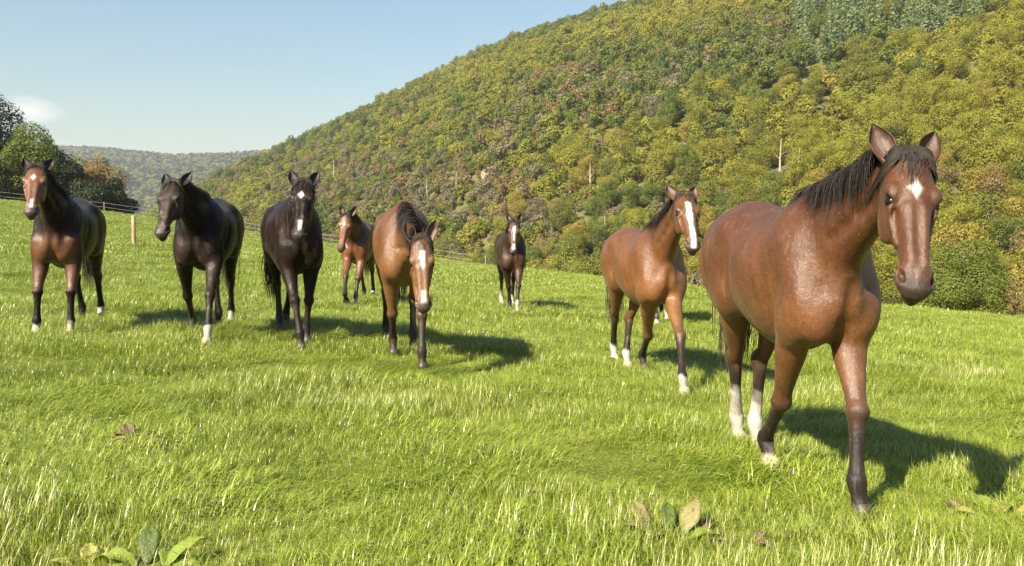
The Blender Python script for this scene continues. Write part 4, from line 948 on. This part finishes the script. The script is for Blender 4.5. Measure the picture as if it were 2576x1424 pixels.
# ------------------------------------------------------------------ broad dock leaves and dry clumps in the grass
def mat_dock(name, c0, c1, spot):
    s = NT(name); tcn = s.n('ShaderNodeTexCoord'); c = s.ramp(s.noise(9, 4, tcn.outputs['Object']), [(.3, c0), (.7, c1)])
    sp = s.math('GREATER_THAN', s.noise(26, 3, tcn.outputs['Object']), .64); c = s.mix(s.math('MULTIPLY', sp, .8), c, spot)
    p = s.principled(c, .5, .4, s.bump(s.noise(60, 3, tcn.outputs['Object']), .9, .008)); t = s.n('ShaderNodeBsdfTranslucent'); s.l(c, t.inputs[0])
    m = s.n('ShaderNodeMixShader'); m.inputs[0].default_value = .25; s.l(p.outputs[0], m.inputs[1]); s.l(t.outputs[0], m.inputs[2]); return s.done(m.outputs[0])
D_GREEN = mat_dock('green_dock_leaf', (.17, .24, .03), (.26, .31, .05), (.14, .13, .03)); D_DARK = mat_dock('dark_dock_leaf', (.06, .09, .014), (.10, .14, .022), (.05, .05, .02))
D_BROWN = mat_dock('withering_dock_leaf', (.20, .19, .06), (.29, .25, .10), (.10, .055, .03)); D_DEAD = mat_dock('dead_brown_leaf', (.15, .105, .055), (.26, .19, .11), (.06, .035, .02)); D_YEL = mat_dock('yellowing_dock_leaf', (.30, .29, .05), (.38, .33, .10), (.16, .10, .04))
def leaf_mesh(L, W, rise, curl, fold, seed):
    r = np.random.default_rng(seed); nu, nv = 13, 7; V = []; F = []
    th = rise; p = np.zeros(3); ph = r.uniform(0, 6)
    for i in range(nu):
        u = i / (nu - 1); wv = W * (math.sin(math.pi * min(u ** .8 * .97 + .03, 1)) ** 1.05) * .5 * (1 + .12 * math.sin(11 * u + ph)) + .002
        for j in range(nv):
            v = j / (nv - 1) * 2 - 1; V.append(p + np.array([-math.sin(th) * abs(v) * wv * fold * -1, v * wv, math.cos(th) * abs(v) * wv * fold + .10 * wv * math.sin(13 * u + ph + 3 * v) * abs(v) + .05 * wv * math.sin(31 * u + 5 * v)]))
        p = p + np.array([math.cos(th), 0, math.sin(th)]) * L / (nu - 1); th -= curl / (nu - 1)
    for i in range(nu - 1):
        for j in range(nv - 1): F.append((i * nv + j, (i + 1) * nv + j, (i + 1) * nv + j + 1, i * nv + j + 1))
    me = raw_mesh('leaf', V, F); return me
def dock(label, px, py, leaves, name='dock_plant', cat='plant'):
    g = ground_hit(px, py); o = empty(name, g); tag(o, label, cat, 'broad leaved plants in the grass')
    leaves = leaves + [(dx * 1.3 + .03, dy * 1.2 - .02, az + 1.1, L * .8, W * .9, rise * .7, curl, mt) for dx, dy, az, L, W, rise, curl, mt in leaves[::2]]
    for i, (dx, dy, az, L, W, rise, curl, mt) in enumerate(leaves):
        me = leaf_mesh(L * .85, W * .78, rise * .78, curl * 1.2, .55, int(px) + i); m = obj('leaf', me, mt, o); m.location = (dx, dy, .03 if name == 'weed_clump' else 0); m.rotation_euler = (0, 0, az)
        sm = m.modifiers.new('thick', 'SOLIDIFY'); sm.thickness = .0015
    return o
dock('withering brown green dock plant with two upright leaves in front of the large bay', 1690, 1352, [(-.10, .02, 2.1, .26, .12, 1.35, .6, D_BROWN), (.06, .03, .9, .27, .13, 1.25, .5, D_BROWN), (.09, -.02, .2, .22, .11, .5, .8, D_GREEN), (-.02, .0, 3.6, .2, .10, .6, .9, D_BROWN), (.14, .04, .6, .18, .07, .8, .9, D_DEAD), (.0, .06, 1.5, .22, .1, 1.2, .5, D_DARK)])
dock('dead brown dock leaves lying right of the two upright leaves', 1868, 1372, [(-.06, .02, 2.8, .20, .08, .5, 1.0, D_DEAD), (.05, .0, -.5, .19, .08, .55, 1.2, D_DEAD), (-.1, .07, 1.9, .17, .07, .9, 1.0, D_BROWN), (.08, .05, .9, .16, .06, .8, 1.1, D_DEAD)])
dock('green dock plant with large leaves at the bottom left picture edge', 395, 1432, [(.02, .0, .75, .27, .12, .95, .6, D_GREEN), (-.06, .04, 1.8, .24, .11, 1.25, .4, D_DARK), (-.08, .0, 2.9, .28, .13, .7, .8, D_GREEN), (.0, -.05, -.9, .26, .12, .6, .9, D_GREEN), (.05, -.05, .1, .26, .12, .5, .8, D_GREEN), (-.1, -.06, 3.9, .26, .12, .5, .9, D_GREEN), (-.30, .03, 2.0, .17, .08, 1.0, .6, D_YEL)])
dock('yellowing dock plant with curled leaves at the right below the shadow', 2490, 1305, [(-.05, .0, 2.6, .25, .12, .6, 1.1, D_YEL), (.06, .04, .7, .26, .12, .7, 1.0, D_YEL), (-.12, .05, 2.0, .20, .09, 1.0, 1.0, D_DEAD), (.15, .02, .1, .26, .12, .45, 1.0, D_YEL), (.0, -.04, -.9, .20, .10, .6, 1.1, D_GREEN), (.02, .08, 1.4, .24, .11, .9, .8, D_GREEN), (.22, .05, .6, .2, .1, .7, 1.0, D_YEL)])
dock('dry brown trampled weed clump left of the middle in the grass', 345, 1118, [(-.06, .05, 2.2, .20, .09, 1.1, .8, D_DEAD), (.05, .0, .2, .22, .06, .45, .9, D_DARK), (-.03, -.02, 3.5, .16, .07, .6, 1.0, D_BROWN), (.10, -.03, -.4, .18, .06, .35, 1.0, D_DEAD), (.02, .04, 1.2, .18, .06, .8, 1.2, D_DEAD), (.12, .02, .8, .14, .05, .7, 1.2, D_DEAD), (-.1, .0, 2.9, .15, .06, .5, 1, D_BROWN)], 'weed_clump', 'weeds')
dock('small brown dry leaf clump left of the light bay\'s hind hooves', 1512, 912, [(0, 0, 2.4, .16, .07, .7, 1.0, D_DEAD), (.08, .02, .4, .17, .07, .6, 1.1, D_DEAD), (-.06, .03, 3.3, .13, .06, .5, 1, D_BROWN)], 'weed_clump', 'weeds')

# ------------------------------------------------------------------ the air of the valley
def haze_box(x0, x1, y0, y1, z0, z1, dens):
    V = [(x, y, z) for x in (x0, x1) for y in (y0, y1) for z in (z0, z1)]
    F = [(0, 1, 3, 2), (4, 6, 7, 5), (0, 4, 5, 1), (2, 3, 7, 6), (0, 2, 6, 4), (1, 5, 7, 3)]
    s = NT('valley_air'); v = s.n('ShaderNodeVolumePrincipled'); v.inputs['Color'].default_value = (.86, .91, 1.0, 1); v.inputs['Density'].default_value = dens; v.inputs['Anisotropy'].default_value = .25
    s.l(v.outputs[0], s.out.inputs['Volume']); tag(obj('haze', raw_mesh('haze', V, F, smooth=False), s.m), kind='stuff')
haze_box(-3300, 3300, -700, 2950, -38, 235, .00016)
